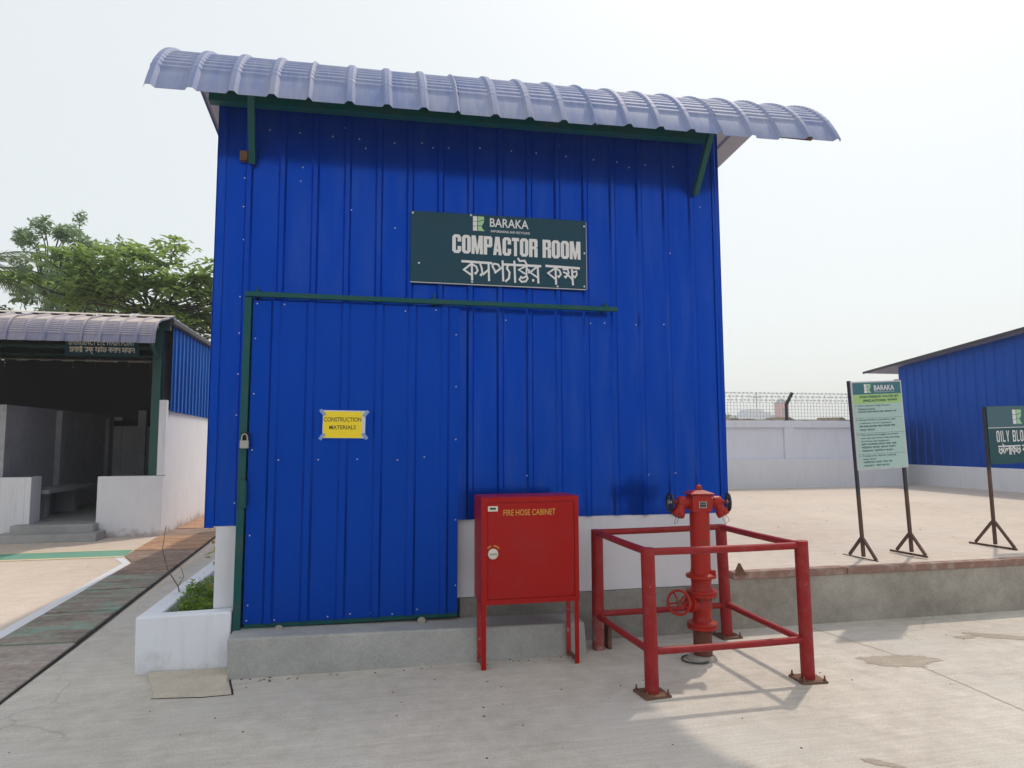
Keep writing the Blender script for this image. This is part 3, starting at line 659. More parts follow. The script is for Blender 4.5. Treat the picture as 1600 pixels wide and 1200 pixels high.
ST = [([(-0.3201, -0.1179), (-0.0733, -0.1225)], 0.0165), ([(-0.2378, -0.1231), (-0.2347, -0.2679)], 0.0142), ([(-0.24, -0.1343), (-0.3003, -0.1852), (-0.242, -0.2242)], 0.0142), ([(-0.2349, -0.1377), (-0.2027, -0.1559), (-0.191, -0.187), (-0.207, -0.2121), (-0.2173, -0.2053)], 0.0127), ([(-0.1715, -0.1306), (-0.1590, -0.1667), (-0.1510, -0.2200)], 0.0127), ([(-0.1730, -0.2180), (-0.1560, -0.2220)], 0.019), ([(-0.1520, -0.2200), (-0.1043, -0.1750)], 0.0135), ([(-0.1043, -0.1212), (-0.0999, -0.2674)], 0.0142), ([(-0.0763, -0.142), (-0.0563, -0.1246), (-0.0266, -0.1305), (-0.0155, -0.1522)], 0.0127), ([(-0.0763, -0.142), (-0.06, -0.1693), (-0.0453, -0.1982)], 0.0127), ([(-0.0564, -0.2003), (0.0127, -0.1448)], 0.0142), ([(0.0084, -0.0952), (0.0139, -0.2636)], 0.0142), ([(0.0128, -0.1269), (0.3247, -0.1257)], 0.0165), ([(0.053, -0.1301), (0.044, -0.1566), (0.0648, -0.1891), (0.0601, -0.2376), (0.0303, -0.2658)], 0.0142), ([(0.104, -0.0923), (0.1108, -0.2709)], 0.0142), ([(0.1327, -0.0683), (0.1476, -0.0929), (0.1883, -0.0878), (0.2078, -0.122)], 0.0127), ([(0.2032, -0.1297), (0.1398, -0.1637), (0.1923, -0.1954)], 0.0127), ([(0.2062, -0.1296), (0.2012, -0.2159), (0.1635, -0.2327)], 0.0127), ([(0.2076, -0.1557), (0.2257, -0.1638), (0.221, -0.1888)], 0.0112), ([(0.1636, -0.214), (0.1454, -0.2425), (0.1634, -0.261), (0.1973, -0.255), (0.2132, -0.2303), (0.2028, -0.2084)], 0.0127), ([(0.2927, -0.1289), (0.2332, -0.1807), (0.2936, -0.219)], 0.0127), ([(0.2957, -0.1272), (0.3008, -0.2673)], 0.0142), ([(0.2494, -0.2435), (0.2661, -0.2442)], 0.018), ([(0.3598, -0.1209), (0.6489, -0.1272)], 0.0165), ([(0.4441, -0.1286), (0.4482, -0.2703)], 0.0142), ([(0.4417, -0.1363), (0.3808, -0.1786), (0.4417, -0.2239)], 0.0127), ([(0.4471, -0.1375), (0.4778, -0.1541), (0.4883, -0.1831), (0.4711, -0.2066), (0.4604, -0.1973)], 0.0127), ([(0.5034, -0.1422), (0.546, -0.1386), (0.5534, -0.1685), (0.5297, -0.2076), (0.5159, -0.1969)], 0.0127), ([(0.507, -0.1633), (0.534, -0.1733), (0.5854, -0.2216)], 0.0127), ([(0.581, -0.1292), (0.5895, -0.2699)], 0.0142), ([(0.5861, -0.1631), (0.6197, -0.1516), (0.6232, -0.1803), (0.6074, -0.2039), (0.5935, -0.1893)], 0.0112)]
mb = MB()
for i, (p, w) in enumerate(ST): mb.ribbon(p, w*1.15, lambda a, b, l: (a, SY-.002-l, b), lift=.0002*(i % 6))
mb.build('lettering', 'letter', sg)
mb = MB()
for x, z in ((-.70, .245), (-.245, .255), (.69, .225), (.69, .0), (.685, -.275), (-.235, -.28), (.46, -.285), (-.65, -.15)): mb.lathe([(0, -.006), (.008, -.005), (.009, 0)], (x, SY-.001, z), (0, 1, 0), 6)
mb.build('screws', 'steel', sg, kind='stuff')

# yellow notice
no = thing('paper_notice', 'yellow paper reading CONSTRUCTION MATERIALS taped to the blue door', 'notice', loc=(-.17, 5.083, 1.683))
mb = MB(); mb.add([(-.150, 0, -.100), (.152, 0, -.103), (.156, 0, .098), (-.147, 0, .102), (-.150, .003, -.100), (.152, .003, -.103), (.156, .003, .098), (-.147, .003, .102)], [(0, 1, 2, 3), (7, 6, 5, 4), (0, 4, 5, 1), (1, 5, 6, 2), (2, 6, 7, 3), (3, 7, 4, 0)]); mb.build('backing_sheet', 'paper_white', no)
mb = MB(); mb.add([(-.144, -.001, -.098), (.128, -.001, -.100), (.132, -.001, .090), (-.141, -.001, .094)], [(0, 1, 2, 3)]); mb.build('yellow_sheet', 'yellow', no)
text('CONSTRUCTION', 'lettering', 'olive_text', no, -.140, .124, .018, .050, -.002, .012)
text('MATERIALS', 'lettering', 'olive_text', no, -.102, .086, -.038, -.008, -.002, .012)
for x, z, a in ((-.150, .085, .9), (.158, .078, -.9), (-.152, -.090, -.9), (.152, -.088, .9)):
    mb = MB(); mm = Matrix.Translation((x, -.0022, z)) @ Matrix.Rotation(a, 4, 'Y'); mb.box(-.026, .026, -.0006, .0006, -.012, .012, mat=mm); mb.build('tape', 'tape', no)

# ------------------------------------------------------------------ planter
pt = thing('planter', 'white painted masonry planter box beside the building corner', 'planter')
mb = MB(); mb.hexa([(-1.505, 5.095, -.01), (-.905, 5.06, -.01), (-.905, 5.195, -.01), (-1.505, 5.205, -.01), (-1.512, 5.095, .378), (-.898, 5.06, .392), (-.898, 5.195, .392), (-1.512, 5.205, .378)])
mb.build('front_wall', 'white_plain', pt, bevel=.012)
mb = MB(); mb.hexa([(-1.505, 5.207, -.01), (-1.38, 5.207, -.01), (-1.38, 10.4, -.01), (-1.505, 10.4, -.01), (-1.512, 5.207, .376), (-1.375, 5.207, .376), (-1.375, 10.4, .355), (-1.512, 10.4, .355)]); mb.build('side_wall', 'white_plain', pt, bevel=.012)
mb = MB(); mb.box(-1.379, -1.10, 5.21, 10.38, 0, .22); mb.build('soil', 'soil', pt)
pm = blob('mortar_patch', -1.12, 4.86, .33, .25, .1, 'patch', .003, yard, rag=.12)
mb = MB(); mb.add([(-1.42, 5.08, .0), (-1.25, 4.62, .0), (-.90, 4.585, .0), (-.80, 4.60, .0), (-.86, 4.80, .0), (-.885, 5.05, .0), (-1.42, 5.08, .022), (-1.25, 4.63, .018), (-.90, 4.595, .02), (-.81, 4.61, .02), (-.87, 4.80, .022), (-.89, 5.05, .024)],
       [(6, 7, 8, 9, 10, 11), (0, 1, 7, 6), (1, 2, 8, 7), (2, 3, 9, 8), (3, 4, 10, 9), (4, 5, 11, 10), (5, 0, 6, 11)])
bpy.data.objects.remove(pm)
mb.build('mortar_slab', 'patch', yard)
groove('crack', [(-1.27, 4.615), (-1.05, 4.585), (-.90, 4.575), (-.795, 4.59), (-.845, 4.80), (-.87, 5.0)], .012, .0016, parent=yard)

def leaves(mb, pts, size, flat=.5, asp=.5, curl=.25, jitter=.4):
    for p in pts:
        L = size*random.uniform(1-jitter, 1+jitter); w = L*asp
        az = random.uniform(0, 2*pi); tl = random.gauss(0, 1-flat)*.9
        d = Vector((cos(az)*cos(tl), sin(az)*cos(tl), sin(tl))); s = d.cross(Vector((0, 0, 1)))
        s = s.normalized() if s.length > .01 else Vector((1, 0, 0)); rl = random.gauss(0, .5*(1-flat)+.15); up = s.cross(d); s = (s*cos(rl)+up*sin(rl))
        nrm = s.cross(d); p = Vector(p)
        a = p; b = p+d*L*.5+s*w*.5+nrm*L*curl*.15; c = p+d*L-nrm*L*curl*.3; e = p+d*L*.5-s*w*.5+nrm*L*curl*.15
        mb.add([a, b, c, e], [(0, 1, 2, 3)])
def shrub(x, y, z, r, h, n, label, mat='leaf_bush', size=.035):
    t = thing('shrub', label, 'shrub', 'shrubs in the planter', (x, y, z))
    mb = MB()
    for k in range(7):
        a = random.uniform(0, 6.3); mb.path([(0, 0, -.01), (cos(a)*r*.4, sin(a)*r*.4, h*.5), (cos(a)*r*.8, sin(a)*r*.8, h*.9)], [.005, .004, .002], 5)
    mb.build('stem', 'twig', t)
    mb = MB(); P = []
    cl = [(random.uniform(-.8, .8)*r, random.uniform(-.8, .8)*r, random.uniform(.3, 1)*h) for _ in range(int(n/22))]
    for c in cl:
        for _ in range(22): P.append((c[0]+random.gauss(0, r*.16), c[1]+random.gauss(0, r*.16), c[2]+random.gauss(0, h*.09)))
    leaves(mb, P, size, .5, .5); mb.build('foliage', mat, t)
shrub(-1.18, 5.38, .20, .15, .22, 800, 'leafy green shrub nearest the front wall of the white planter')
shrub(-1.22, 5.78, .20, .16, .27, 800, 'bright green shrub in the planter behind the front one')
shrub(-1.20, 6.3, .20, .15, .22, 500, 'green shrub halfway along the white planter in deep shade')
sp = thing('seedling', 'tall thin seedling with yellow green leaves at the building corner', 'plant', loc=(-1.20, 6.1, .22))
mb = MB(); mb.path([(0, 0, 0), (.01, 0, .2), (-.01, .01, .42), (.005, 0, .6)], [.006, .005, .004, .003], 6); mb.build('stem', 'twig', sp)
mb = MB(); leaves(mb, [(random.gauss(0, .035), random.gauss(0, .03), random.choice((.12, .16, .38, .50, .56, .60))+random.gauss(0, .03)) for _ in range(44)], .075, .35, .4); mb.build('foliage', 'leaf_yellow', sp)
sp = thing('bare_twig', 'thin bare grey twig arching over the planter wall', 'twig', loc=(-1.47, 5.9, .37))
mb = MB(); mb.path([(.06, .03, -.14), (.02, 0, .05), (-.06, .0, .18), (-.10, -.02, .34), (-.085, 0, .52)], [.006, .005, .004, .003, .002], 5); mb.path([(.02, 0, .05), (.06, 0, .12), (.03, .02, .2)], [.004, .003, .002], 5)
mb.build('stem', 'twig', sp)
mb = MB(); leaves(mb, [(-.02, 0, .12), (.05, 0, .12), (-.08, 0, .28)], .03); mb.build('foliage', 'leaf_dark', sp)

# ------------------------------------------------------------------ fire hose cabinet
fc = thing('fire_hose_cabinet', 'red steel cabinet on four legs with round lock lettered FIRE HOSE CABINET', 'cabinet')
CX0, CX1, CF, CB = .780, 1.482, 4.680, 4.990; cz0, cz1 = .432, 1.165
mb = MB(); mb.box(CX0, CX1, CF+.004, CB, cz0, cz1); mb.build('body', 'red', fc, bevel=.004)
mb = MB(); mb.box(CX0, CX0+.042, CF-.004, CF+.003, cz0, cz1); mb.box(CX1-.030, CX1, CF-.004, CF+.003, cz0, cz1); mb.box(CX0+.0425, CX1-.0305, CF-.004, CF+.003, cz1-.036, cz1); mb.box(CX0+.0425, CX1-.0305, CF-.004, CF+.003, cz0, cz0+.034)
mb.build('frame', 'red', fc)
cd = MB(); cd.box(CX0+.046, CX1-.034, CF-.001, CF+.0038, cz0+.038, cz1-.040); cd = cd.build('cabinet_door', 'red', fc, bevel=.0015)
text('FIRE HOSE CABINET', 'lettering', 'gold', cd, .936, 1.312, 1.036, 1.078, CF-.0022, .006)
mb = MB(); mb.box(.826, .896, CF-.0025, CF-.001, 1.068, 1.104); mb.build('sticker', 'nickel', cd)
mb = MB(); mb.box(.840, .882, CF-.0032, CF-.0026, 1.080, 1.094); mb.build('sticker_print', 'plate', cd)
mb = MB()
for i in range(11):
    if random.random() < .95:
        a = radians(42+i*9.6); mb.box(-.004, .003, -.0005, .0005, -.005, .005, mat=Matrix.Translation((.862+cos(a)*.056, CF-.0022, .777+sin(a)*.056)) @ Matrix.Rotation(-a+pi/2, 4, 'Y'))
mb.build('lettering', 'gold', cd)
for z in (.52, 1.04):
    mb = MB(); mb.tube((CX1-.031, CF-.003, z-.025), (CX1-.031, CF-.003, z+.025), .0045, n=8); mb.build('hinge', 'red', cd)
lk = MB(); lk.lathe([(0, -.014), (.030, -.014), (.035, -.010), (.037, 0)], (.862, CF-.001, .777), (0, 1, 0), 26); lk = lk.build('lock', 'nickel', cd)
mb = MB(); mb.box(.862-.024, .862+.024, CF-.020, CF-.0155, .777-.006, .777+.006, mat=None); mb.build('lock_key', 'silver', fc)
for x0, x1, y0, y1, m in ((CX0+.002, CX0+.034, CF, CF+.03, 'red'), (CX1-.036, CX1-.004, CF, CF+.03, 'red'), (CX0+.002, CX0+.034, CB-.135, CB-.105, 'red_chip'), (CX1-.045, CX1-.013, CB-.135, CB-.105, 'red_chip')):
    mb = MB(); mb.box(x0, x1, y0, y0+.004, -.004, cz0-.001); xx = x0 if x0 < 1 else x1-.004; mb.box(xx, xx+.004, y0+.0042, y1, -.004, cz0-.001); mb.build('leg', m, fc)
for xa in (CX0+.006, CX1-.036):
    mb = MB(); mb.box(xa, xa+.028, CF+.031, CB-.14, .02, .032); mb.build('foot_bar', 'rust', fc)

# ------------------------------------------------------------------ pipe guard frame
gf = thing('guard_frame', 'red pipe guard frame standing around the fire hydrant', 'guard rail')
PT = [((1.735, 4.025), .885, -.012), ((2.828, 4.04), .892, -.014), ((2.825, 5.05), .880, -.03), ((1.718, 4.965), .882, 0)]
tops = []; bots = []
for i, ((x, y), h, lean) in enumerate(PT):
    mb = MB(); top = Vector((x+lean, y, h)); bot = Vector((x, y, .012)); tops.append(top); bots.append(bot)
    if i == 3:
        m_ = bot.lerp(top, .27); mb.tube(m_, top, .045, n=24); mb.build('post', 'red_pipe', gf)
        mb = MB(); mb.tube((x, y, -.01), m_-Vector((0, 0, .001)), .046, n=24); mb.build('worn_foot', 'red_worn', gf)
        mb = MB(); mb.box(x+.07, x+.095, y-.03, y+.06, 0, .19); mb.build('angle_iron', 'rust', gf)
    else:
        mb.tube(bot, top, .0435, n=24); mb.build('post', 'red_pipe', gf)
        a = (.1, -.05, .05)[i]; R_ = Matrix.Translation((x, y, 0)) @ Matrix.Rotation(a, 4, 'Z'); mb = MB(); mb.box(-.088, .088, -.085, .085, .001, .014, mat=R_); bp = mb.build('base_plate', 'rust', gf, bevel=.002)
        for sx, sy in ((-1, -1), (1, -1), (1, 1), (-1, 1)):
            mb = MB(); q = R_ @ Vector((sx*.072, sy*.068, 0)); mb.tube((q.x, q.y, .014), (q.x, q.y, .045), .0055, n=8); mb.lathe([(.011, .014), (.011, .024), (0, .024)], (q.x, q.y, 0), n=6, smooth=False); mb.build('bolt', 'rust', bp)
def railz(i, z): return bots[i].lerp(tops[i], (z-.012)/(tops[i].z-.012))
for i, j in ((0, 1), (1, 2), (2, 3), (3, 0)):
    for z0, z1, r in ((.862, .862, .0235), (.245+.012*(i == 0), .258, .0225)):
        mb = MB(); a = railz(i, z0); b = railz(j, z1); d = (b-a).normalized()*.035
        P = [a+d]+[(a+d).lerp(b-d, t)+Vector((0, 0, -.003*sin(pi*t))) for t in (.25, .5, .75)]+[b-d]
        mb.path(P, r, 16); mb.build('rail', 'red_pipe', gf)

# ------------------------------------------------------------------ hydrant
HX, HYY = 2.372, 4.585
hy = thing('fire_hydrant', 'red pillar hydrant with two black handwheels inside the pipe frame', 'hydrant', loc=(HX, HYY, 0))
mb = MB(); mb.lathe([(.0, .035), (.085, .030), (.105, .012), (.11, 0)], (-.01, 0, 0), n=22); mb.build('mortar_collar', 'mortar', hy)
mb = MB(); mb.ring((-.075, -.03, .012), (0, 0, 1), .095, .006, 28, 6); mb.build('wire_loop', 'plate', hy)
mb = MB(); mb.tube((0, 0, .01), (0, 0, .215), .066, n=28); mb.build('riser', 'rust_pipe', hy)
def flange(z, r, h, name='flange', bolts=8, down=True):
    mb = MB(); mb.lathe([(.06, z), (r-.004, z), (r, z+.004), (r, z+h-.004), (r-.004, z+h), (.06, z+h)], (0, 0, 0), n=30); f = mb.build(name, 'red_hyd', hy)
    for k in range(bolts):
        a = 2*pi*k/bolts+.3; mb = MB(); c = (cos(a)*(r-.02), sin(a)*(r-.02), 0); mb.lathe([(0, z+h+.014), (.011, z+h+.014), (.011, z+h)], c, n=6, smooth=False)
        mb.tube((c[0], c[1], z-.02), (c[0], c[1], z+h+.02), .005, n=6); mb.lathe([(.011, z-.001), (.011, z-.013), (0, z-.013)], c, n=6, smooth=False); mb.build('bolt', 'rust', f)
flange(.215, .108, .022); flange(.2375, .108, .020, bolts=0)
flange(.440, .110, .022); flange(.4625, .110, .022, bolts=0)
mb = MB(); mb.lathe([(.085, .257), (.070, .268), (.064, .30), (.070, .34), (.074, .36), (.070, .39), (.064, .415), (.085, .438)], (0, 0, 0), n=30); mb.build('valve_body', 'red_hyd', hy)
mb = MB(); mb.lathe([(.046, .0), (.050, .08), (.044, .10), (.060, .101), (.060, .118), (.038, .119), (.030, .15), (.014, .155), (.012, .21)], (0, 0, .375), (-.95, -.25, .18), 22); mb.build('valve_bonnet', 'red_hyd', hy)
def handwheel(c, axis, R, mat, hub, parent, rt=.009):
    mb = MB(); mb.ring(c, axis, R, rt, 32, 8); ax = Vector(axis).normalized(); a = ax.orthogonal().normalized(); b = ax.cross(a); c = Vector(c)
    for k in range(5):
        t = 2*pi*k/5+.3; mb.path([c, c+(a*cos(t)+b*sin(t))*R], rt*.7, 6)
    w = mb.build('handwheel', mat, parent)
    mb = MB(); mb.lathe([(0, -.016), (.016, -.014), (.018, .012), (0, .016)], c, axis, 12); mb.build('hub', hub, w)
handwheel((-.205, -.055, .415), (-.70, -.62, .12), .082, 'red_hyd', 'rust', hy, .0095)
mb = MB(); mb.lathe([(.080, .485), (.072, .50), (.070, .53), (.074, .56), (.098, .572), (.108, .574), (.108, .592), (.098, .594), (.074, .605), (.071, .64)], (0, 0, 0), n=30); mb.build('spool', 'red_hyd', hy)
for a in (-.7, 1.4, 3.5):
    mb = MB(); mb.box(.068, .105, -.006, .006, .592, .628, mat=Matrix.Rotation(a, 4, 'Z')); mb.build('gusset', 'red_hyd', hy)
mb = MB(); mb.lathe([(.0705, .60), (.0705, 1.055)], (0, 0, 0), n=32); mb.build('column', 'red_hyd', hy)
RZ = Matrix.Rotation(radians(-8), 4, 'Z')
mb = MB(); mb.box(-.072, .072, -.072, .072, 1.045, 1.165, mat=RZ); mb.build('head', 'red_hyd', hy, bevel=.005)
mb = MB(); t4 = [RZ @ Vector(p) for p in ((-.088, -.088, 1.166), (.088, -.088, 1.166), (.088, .088, 1.166), (-.088, .088, 1.166))]; q4 = [p+Vector((0, 0, .008)) for p in t4]; r4 = [RZ @ Vector(p) for p in ((-.03, -.03, 1.196), (.03, -.03, 1.196), (.03, .03, 1.196), (-.03, .03, 1.196))]
mb.hexa(t4+q4); mb.add(q4+r4, [(0, 1, 5, 4), (1, 2, 6, 5), (2, 3, 7, 6), (3, 0, 4, 7), (4, 5, 6, 7)]); mb.build('lid', 'red_hyd', hy)
mb = MB(); mb.lathe([(.024, 1.192), (.024, 1.212), (.020, 1.226), (.010, 1.234), (0, 1.236)], (0, 0, 0), n=18); mb.build('knob', 'red_hyd', hy)
mb = MB(); mb.box(-.026, .030, -.0755, -.0725, 1.072, 1.118, mat=RZ); pl_ = mb.build('name_plate', 'silver', hy)
mb = MB(); mb.box(-.020, .024, -.0765, -.0757, 1.078, 1.098, mat=RZ); mb.box(-.020, .024, -.0765, -.0757, 1.101, 1.113, mat=RZ); mb.build('print', 'plate', pl_)
for s in (-1, 1):
    ax = RZ @ Vector((s, 0, 0)); base = Vector((0, 0, 1.108)); mb = MB()
    mb.lathe([(.050, .070), (.054, .072), (.054, .082), (.040, .083), (.038, .100), (.044, .104), (.046, .14), (.040, .158), (.022, .166), (.015, .18), (.010, .182), (.009, .212)], base, ax, 22); arm = mb.build('outlet_valve', 'red_hyd', hy)
    e = base+ax*.125; dn = (RZ @ Vector((s*.42, -.30, -.85))).normalized()
    mb = MB(); mb.lathe([(.036, 0), (.036, .065), (.044, .068), (.046, .078), (.046, .108), (.040, .112), (.0, .112)], e, dn, 22)
    side = dn.cross(ax).normalized()
    for k in (-1, 1): mb.lathe([(.010, 0), (.010, .014), (0, .014)], e+dn*.094+side*(k*.044), side*k, 8)
    mb.build('nozzle', 'red_hyd', arm)
    mb = MB(); mb.path([e+dn*.10+side*.04, e+dn*.15+side*.045+Vector((0, 0, -.01)), e+dn*.15-side*.03+Vector((0, 0, -.02)), e+dn*.10-side*.04], .0018, 5); mb.build('chain', 'rust', arm)
    handwheel(base+ax*.218, (RZ @ Vector((s, -.12, .02))), .062, 'black', 'silver', hy, .0095)

# ------------------------------------------------------------------ sign stands on the platform
PZ = .455
s1 = thing('sign_stand', 'pale green water jet precautions board on two rusty legs', 'sign', 'sign stands on the platform', (4.83, 5.60, PZ+.002))
s1.rotation_euler = (0, radians(-2.6), radians(0))
def stand_leg(parent, x, z1, zm, spread, apex=.19):
    """square post on a bar that runs front to back, with a brace to each side"""
    mb = MB(); mb.box(x-.013, x+.013, .004, .030, zm, z1); mb.build('post', 'darkpost', parent)
    mb = MB(); mb.box(x-.013, x+.013, .004, .030, .022, zm-.0005); mb.build('leg', 'rust_leg', parent)
    for s in (-1, 1):
        mb = MB(); bar(mb, (x, .017+.014*s, apex), (x-.01, .017+spread*s, .018), .022); mb.build('brace', 'rust_leg', parent)
    mb = MB(); bar(mb, (x-.02, .017-spread-.03, .009), (x-.05, .017+spread+.04, .009), .018); mb.build('foot_bar', 'rust_leg', parent)
for x in (-.262, .268): stand_leg(s1, x, 1.675, .60, .175)
mb = MB(); mb.box(-.262, .300, -.006, .003, .825, 1.665); mb.build('board', 'board_edge', s1)
bx0, bx1 = -.245, .288
mb = MB(); mb.box(bx0, bx1, -.0075, -.0062, 1.552, 1.664); mb.build('header_band', 'sg_teal', s1)
mb = MB(); mb.box(bx0, bx1, -.0075, -.0062, 1.462, 1.5515); mb.build('title_band', 'sg_lime', s1)
for z0, z1 in ((.846, .9835), (.985, 1.1815), (1.183, 1.3245), (1.326, 1.4615)):
    mb = MB(); mb.box(bx0, bx1, -.0075, -.0062, z0+.0008, z1); mb.build('panel', 'sg_pale', s1)
mb = MB()
for z in (.984, 1.182, 1.325): mb.box(bx0, bx1, -.0082, -.0076, z-.001, z+.001)
mb.build('rule', 'sg_text', s1)
logo(s1, -.088, 1.566, .084, -.0085)
text('BARAKA', 'lettering', 'letter', s1, .008, .205, 1.586, 1.636, -.009, .02)
text('SHIP BREAKING AND RECYCLING', 'lettering', 'letter', s1, .008, .205, 1.568, 1.577, -.009, 0)
text('HIGH PRESSUR WATER JET', 'lettering', 'sg_text', s1, -.140, .245, 1.510, 1.540, -.009, .03)
text('(PRECAUTIONS/', 'lettering', 'sg_text', s1, -.108, .115, 1.473, 1.503, -.009, .03)
bengali(['সতরকতা'], 'lettering', 'sg_text', s1, .128, .225, 1.482, 1.500, -.009, .16)
def lines(parent, items):
    for kind, s_, x0, x1, z in items:
        if kind == 'e': text(s_, 'lettering', 'sg_text_grey', parent, x0, x1, z-.010, z+.010, -.009, .022)
        else: bengali(s_, 'lettering', 'sg_text', parent, x0, x1, z-.008, z+.007, -.009, .18)
lines(s1, [('e', 'Never Operate A High Pressure', -.165, .150, 1.442), ('e', 'Washout Alone', -.165, .0, 1.412), ('b', ['বই', 'জল', 'চাপ', 'কখন', 'একা', 'চালাবন', 'না'], -.165, .205, 1.383),
           ('e', 'Always Perform operations with', -.165, .190, 1.306), ('e', 'a minimum of two operators', -.165, .150, 1.276), ('b', ['সব', 'সমর', 'কমপক', 'দজন', 'চালক', 'নির'], -.165, .180, 1.246), ('b', ['কাজ', 'করন'], -.165, -.02, 1.212),
           ('e', 'Wear gloves and goggles to protect', -.160, .205, 1.164), ('e', 'your eyes and hands while operating', -.160, .215, 1.134), ('e', 'the Water-Jet equipment', -.160, .115, 1.105), ('b', ['জল', 'চালানর', 'সমর', 'হাত', 'চক'], -.160, .180, 1.076), ('b', ['নিরাপদ', 'রাখত', 'চসমা', 'পরন'], -.160, .165, 1.046), ('b', ['দসতানা', 'পরিধান', 'করন'], -.160, .14, 1.014),
           ('e', 'Protect your feet by wearing', -.155, .165, .966), ('e', 'safety shoes', -.155, -.03, .936), ('b', ['নিরাপদ', 'জতা', 'পর', 'পা'], -.155, .120, .906), ('b', ['রকা', 'করন'], -.155, .09, .874)])
mb = MB()
for z in (1.442, 1.306, 1.164, .966): mb.lathe([(0, 0), (.005, 0)], (-.183, -.009, z), (0, 1, 0), 8)
mb.build('bullet', 'sg_text', s1)

# the printed face was laid out on a narrower board: fit it
for ch in s1.children:
    if ch.name.split('.')[0] in ('lettering', 'logo', 'bullet'):
        for oo in [ch]+list(ch.children):
            for v in oo.data.vertices: v.co.x = (v.co.x+.183)*1.14-.228; v.co.z -= .012
    elif ch.name.split('.')[0] in ('header_band', 'title_band', 'panel', 'rule'):
        for v in ch.data.vertices: v.co.z -= .012
s2 = thing('sign_stand', 'dark green OILY BLOCK board on rusty legs before the far blue shed', 'sign', 'sign stands on the platform', (6.36, 5.87, PZ+.002))
s2.rotation_euler = (0, radians(-1.6), radians(1))
for x in (-.004, 1.07): stand_leg(s2, x, 1.44, .78, .22, .255)
mb = MB(); mb.box(.002, 1.10, -.006, .003, .842, 1.446); mb.build('board', 'board2', s2)
mb = MB(); mb.box(.005, 1.098, -.0074, -.0062, 1.223, 1.443); mb.build('header_panel', 'sg_blue', s2)
mb = MB(); mb.box(.005, 1.098, -.0082, -.0062, 1.216, 1.2225); mb.build('rule', 'letter', s2)
logo(s2, .330, 1.255, .150, -.0085)
text('BARAKA', 'lettering', 'letter', s2, .505, .95, 1.30, 1.385, -.009, .015)
text('SHIP BREAKING AND RECYCLING', 'lettering', 'letter', s2, .505, .95, 1.262, 1.278, -.009, 0)
heavy('OILY BLOCK', 'lettering', 'letter', s2, .10, .555, 1.070, 1.188, -.009, gap=.34, S=.30)
bengali(['তৈলাকত', 'বলক'], 'lettering', 'letter', s2, .11, .60, .935, 1.025, -.009, .14)

# ------------------------------------------------------------------ boundary wall and mesh fence
bw = thing('boundary_wall', 'long pale blue-white plastered wall with pillars behind the platform', 'wall')
BY = 14.3
mb = MB(); mb.box(2.96, 12.9, BY+.06, BY+.2, PZ-.02, 1.86); mb.build('panel_wall', 'white_far', bw)
mb = MB(); mb.box(2.96, 12.9, BY, BY+.2, 1.862, 2.03); mb.build('coping', 'white_far', bw, bevel=.01)
mb = MB(); mb.box(2.96, 12.93, BY-.03, BY+.058, PZ-.02, 1.12); mb.build('dado', 'white_low', bw, bevel=.01)
for x in (3.55, 6.6, 9.64, 12.64):
    mb = MB(); mb.box(x, x+.25, BY+.001, BY+.0585, 1.121, 1.861); mb.build('pillar', 'white_far', bw)
mf = thing('mesh_fence', 'wire mesh fence with barbed coils standing above the boundary wall', 'fence')
def wireb(mb, p, q, w=.006):
    bar(mb, p, q, w)
mb = MB(); FY = BY+.16
x = 3.0
while x < 12.7: wireb(mb, (x, FY, 2.0), (x, FY, 2.48)); x += .085
for z in (2.06, 2.14, 2.22, 2.30, 2.38, 2.46): wireb(mb, (3, FY, z), (12.7, FY, z))
mb.build('mesh', 'wire', mf, kind='stuff')
mb = MB()
for i, (y, z) in enumerate(((FY-.02, 2.52), (FY-.08, 2.60), (FY-.14, 2.68))):
    wireb(mb, (3, y, z), (12.7, y, z), .006)
    x = 3
    while x < 12.7: bar(mb, (x-.02, y, z-.02), (x+.02, y, z+.02), .006); bar(mb, (x-.02, y, z+.02), (x+.02, y, z-.02), .006); x += .11
mb.build('barbed_wire', 'wire', mf, kind='stuff')
mb = MB(); P = [(3+i*.0105, FY-.08+.08*cos(i*.42), 2.57+.11*sin(i*.42)) for i in range(920)]; mb.path(P, .0035, 3); mb.build('razor_coil', 'wire', mf, kind='stuff')
for x in (6.75, 9.80, 12.6):
    mb = MB(); bar(mb, (x, FY-.03, 1.98), (x, FY-.03, 2.44), .05); bar(mb, (x, FY-.03, 2.42), (x+.10, FY-.14, 2.70), .055); mb.build('fence_post', 'darkpost', mf)
md = MB(); n = 220
vs = []
for i in range(n+1):
    x = 3+i*10/n; h = 2.045+.035*sin(i*.21)+.03*sin(i*.57+1)+random.uniform(-.015, .03); vs += [(x, 14.62, 1.2), (x, 14.72, h), (x, 15.6, h+.02), (x, 17, .4)]
md.add(vs, [(4*i+j, 4*i+4+j, 4*i+5+j, 4*i+1+j) for i in range(n) for j in range(3)])
md.build('earth_bank', 'mound', None, kind='structure')

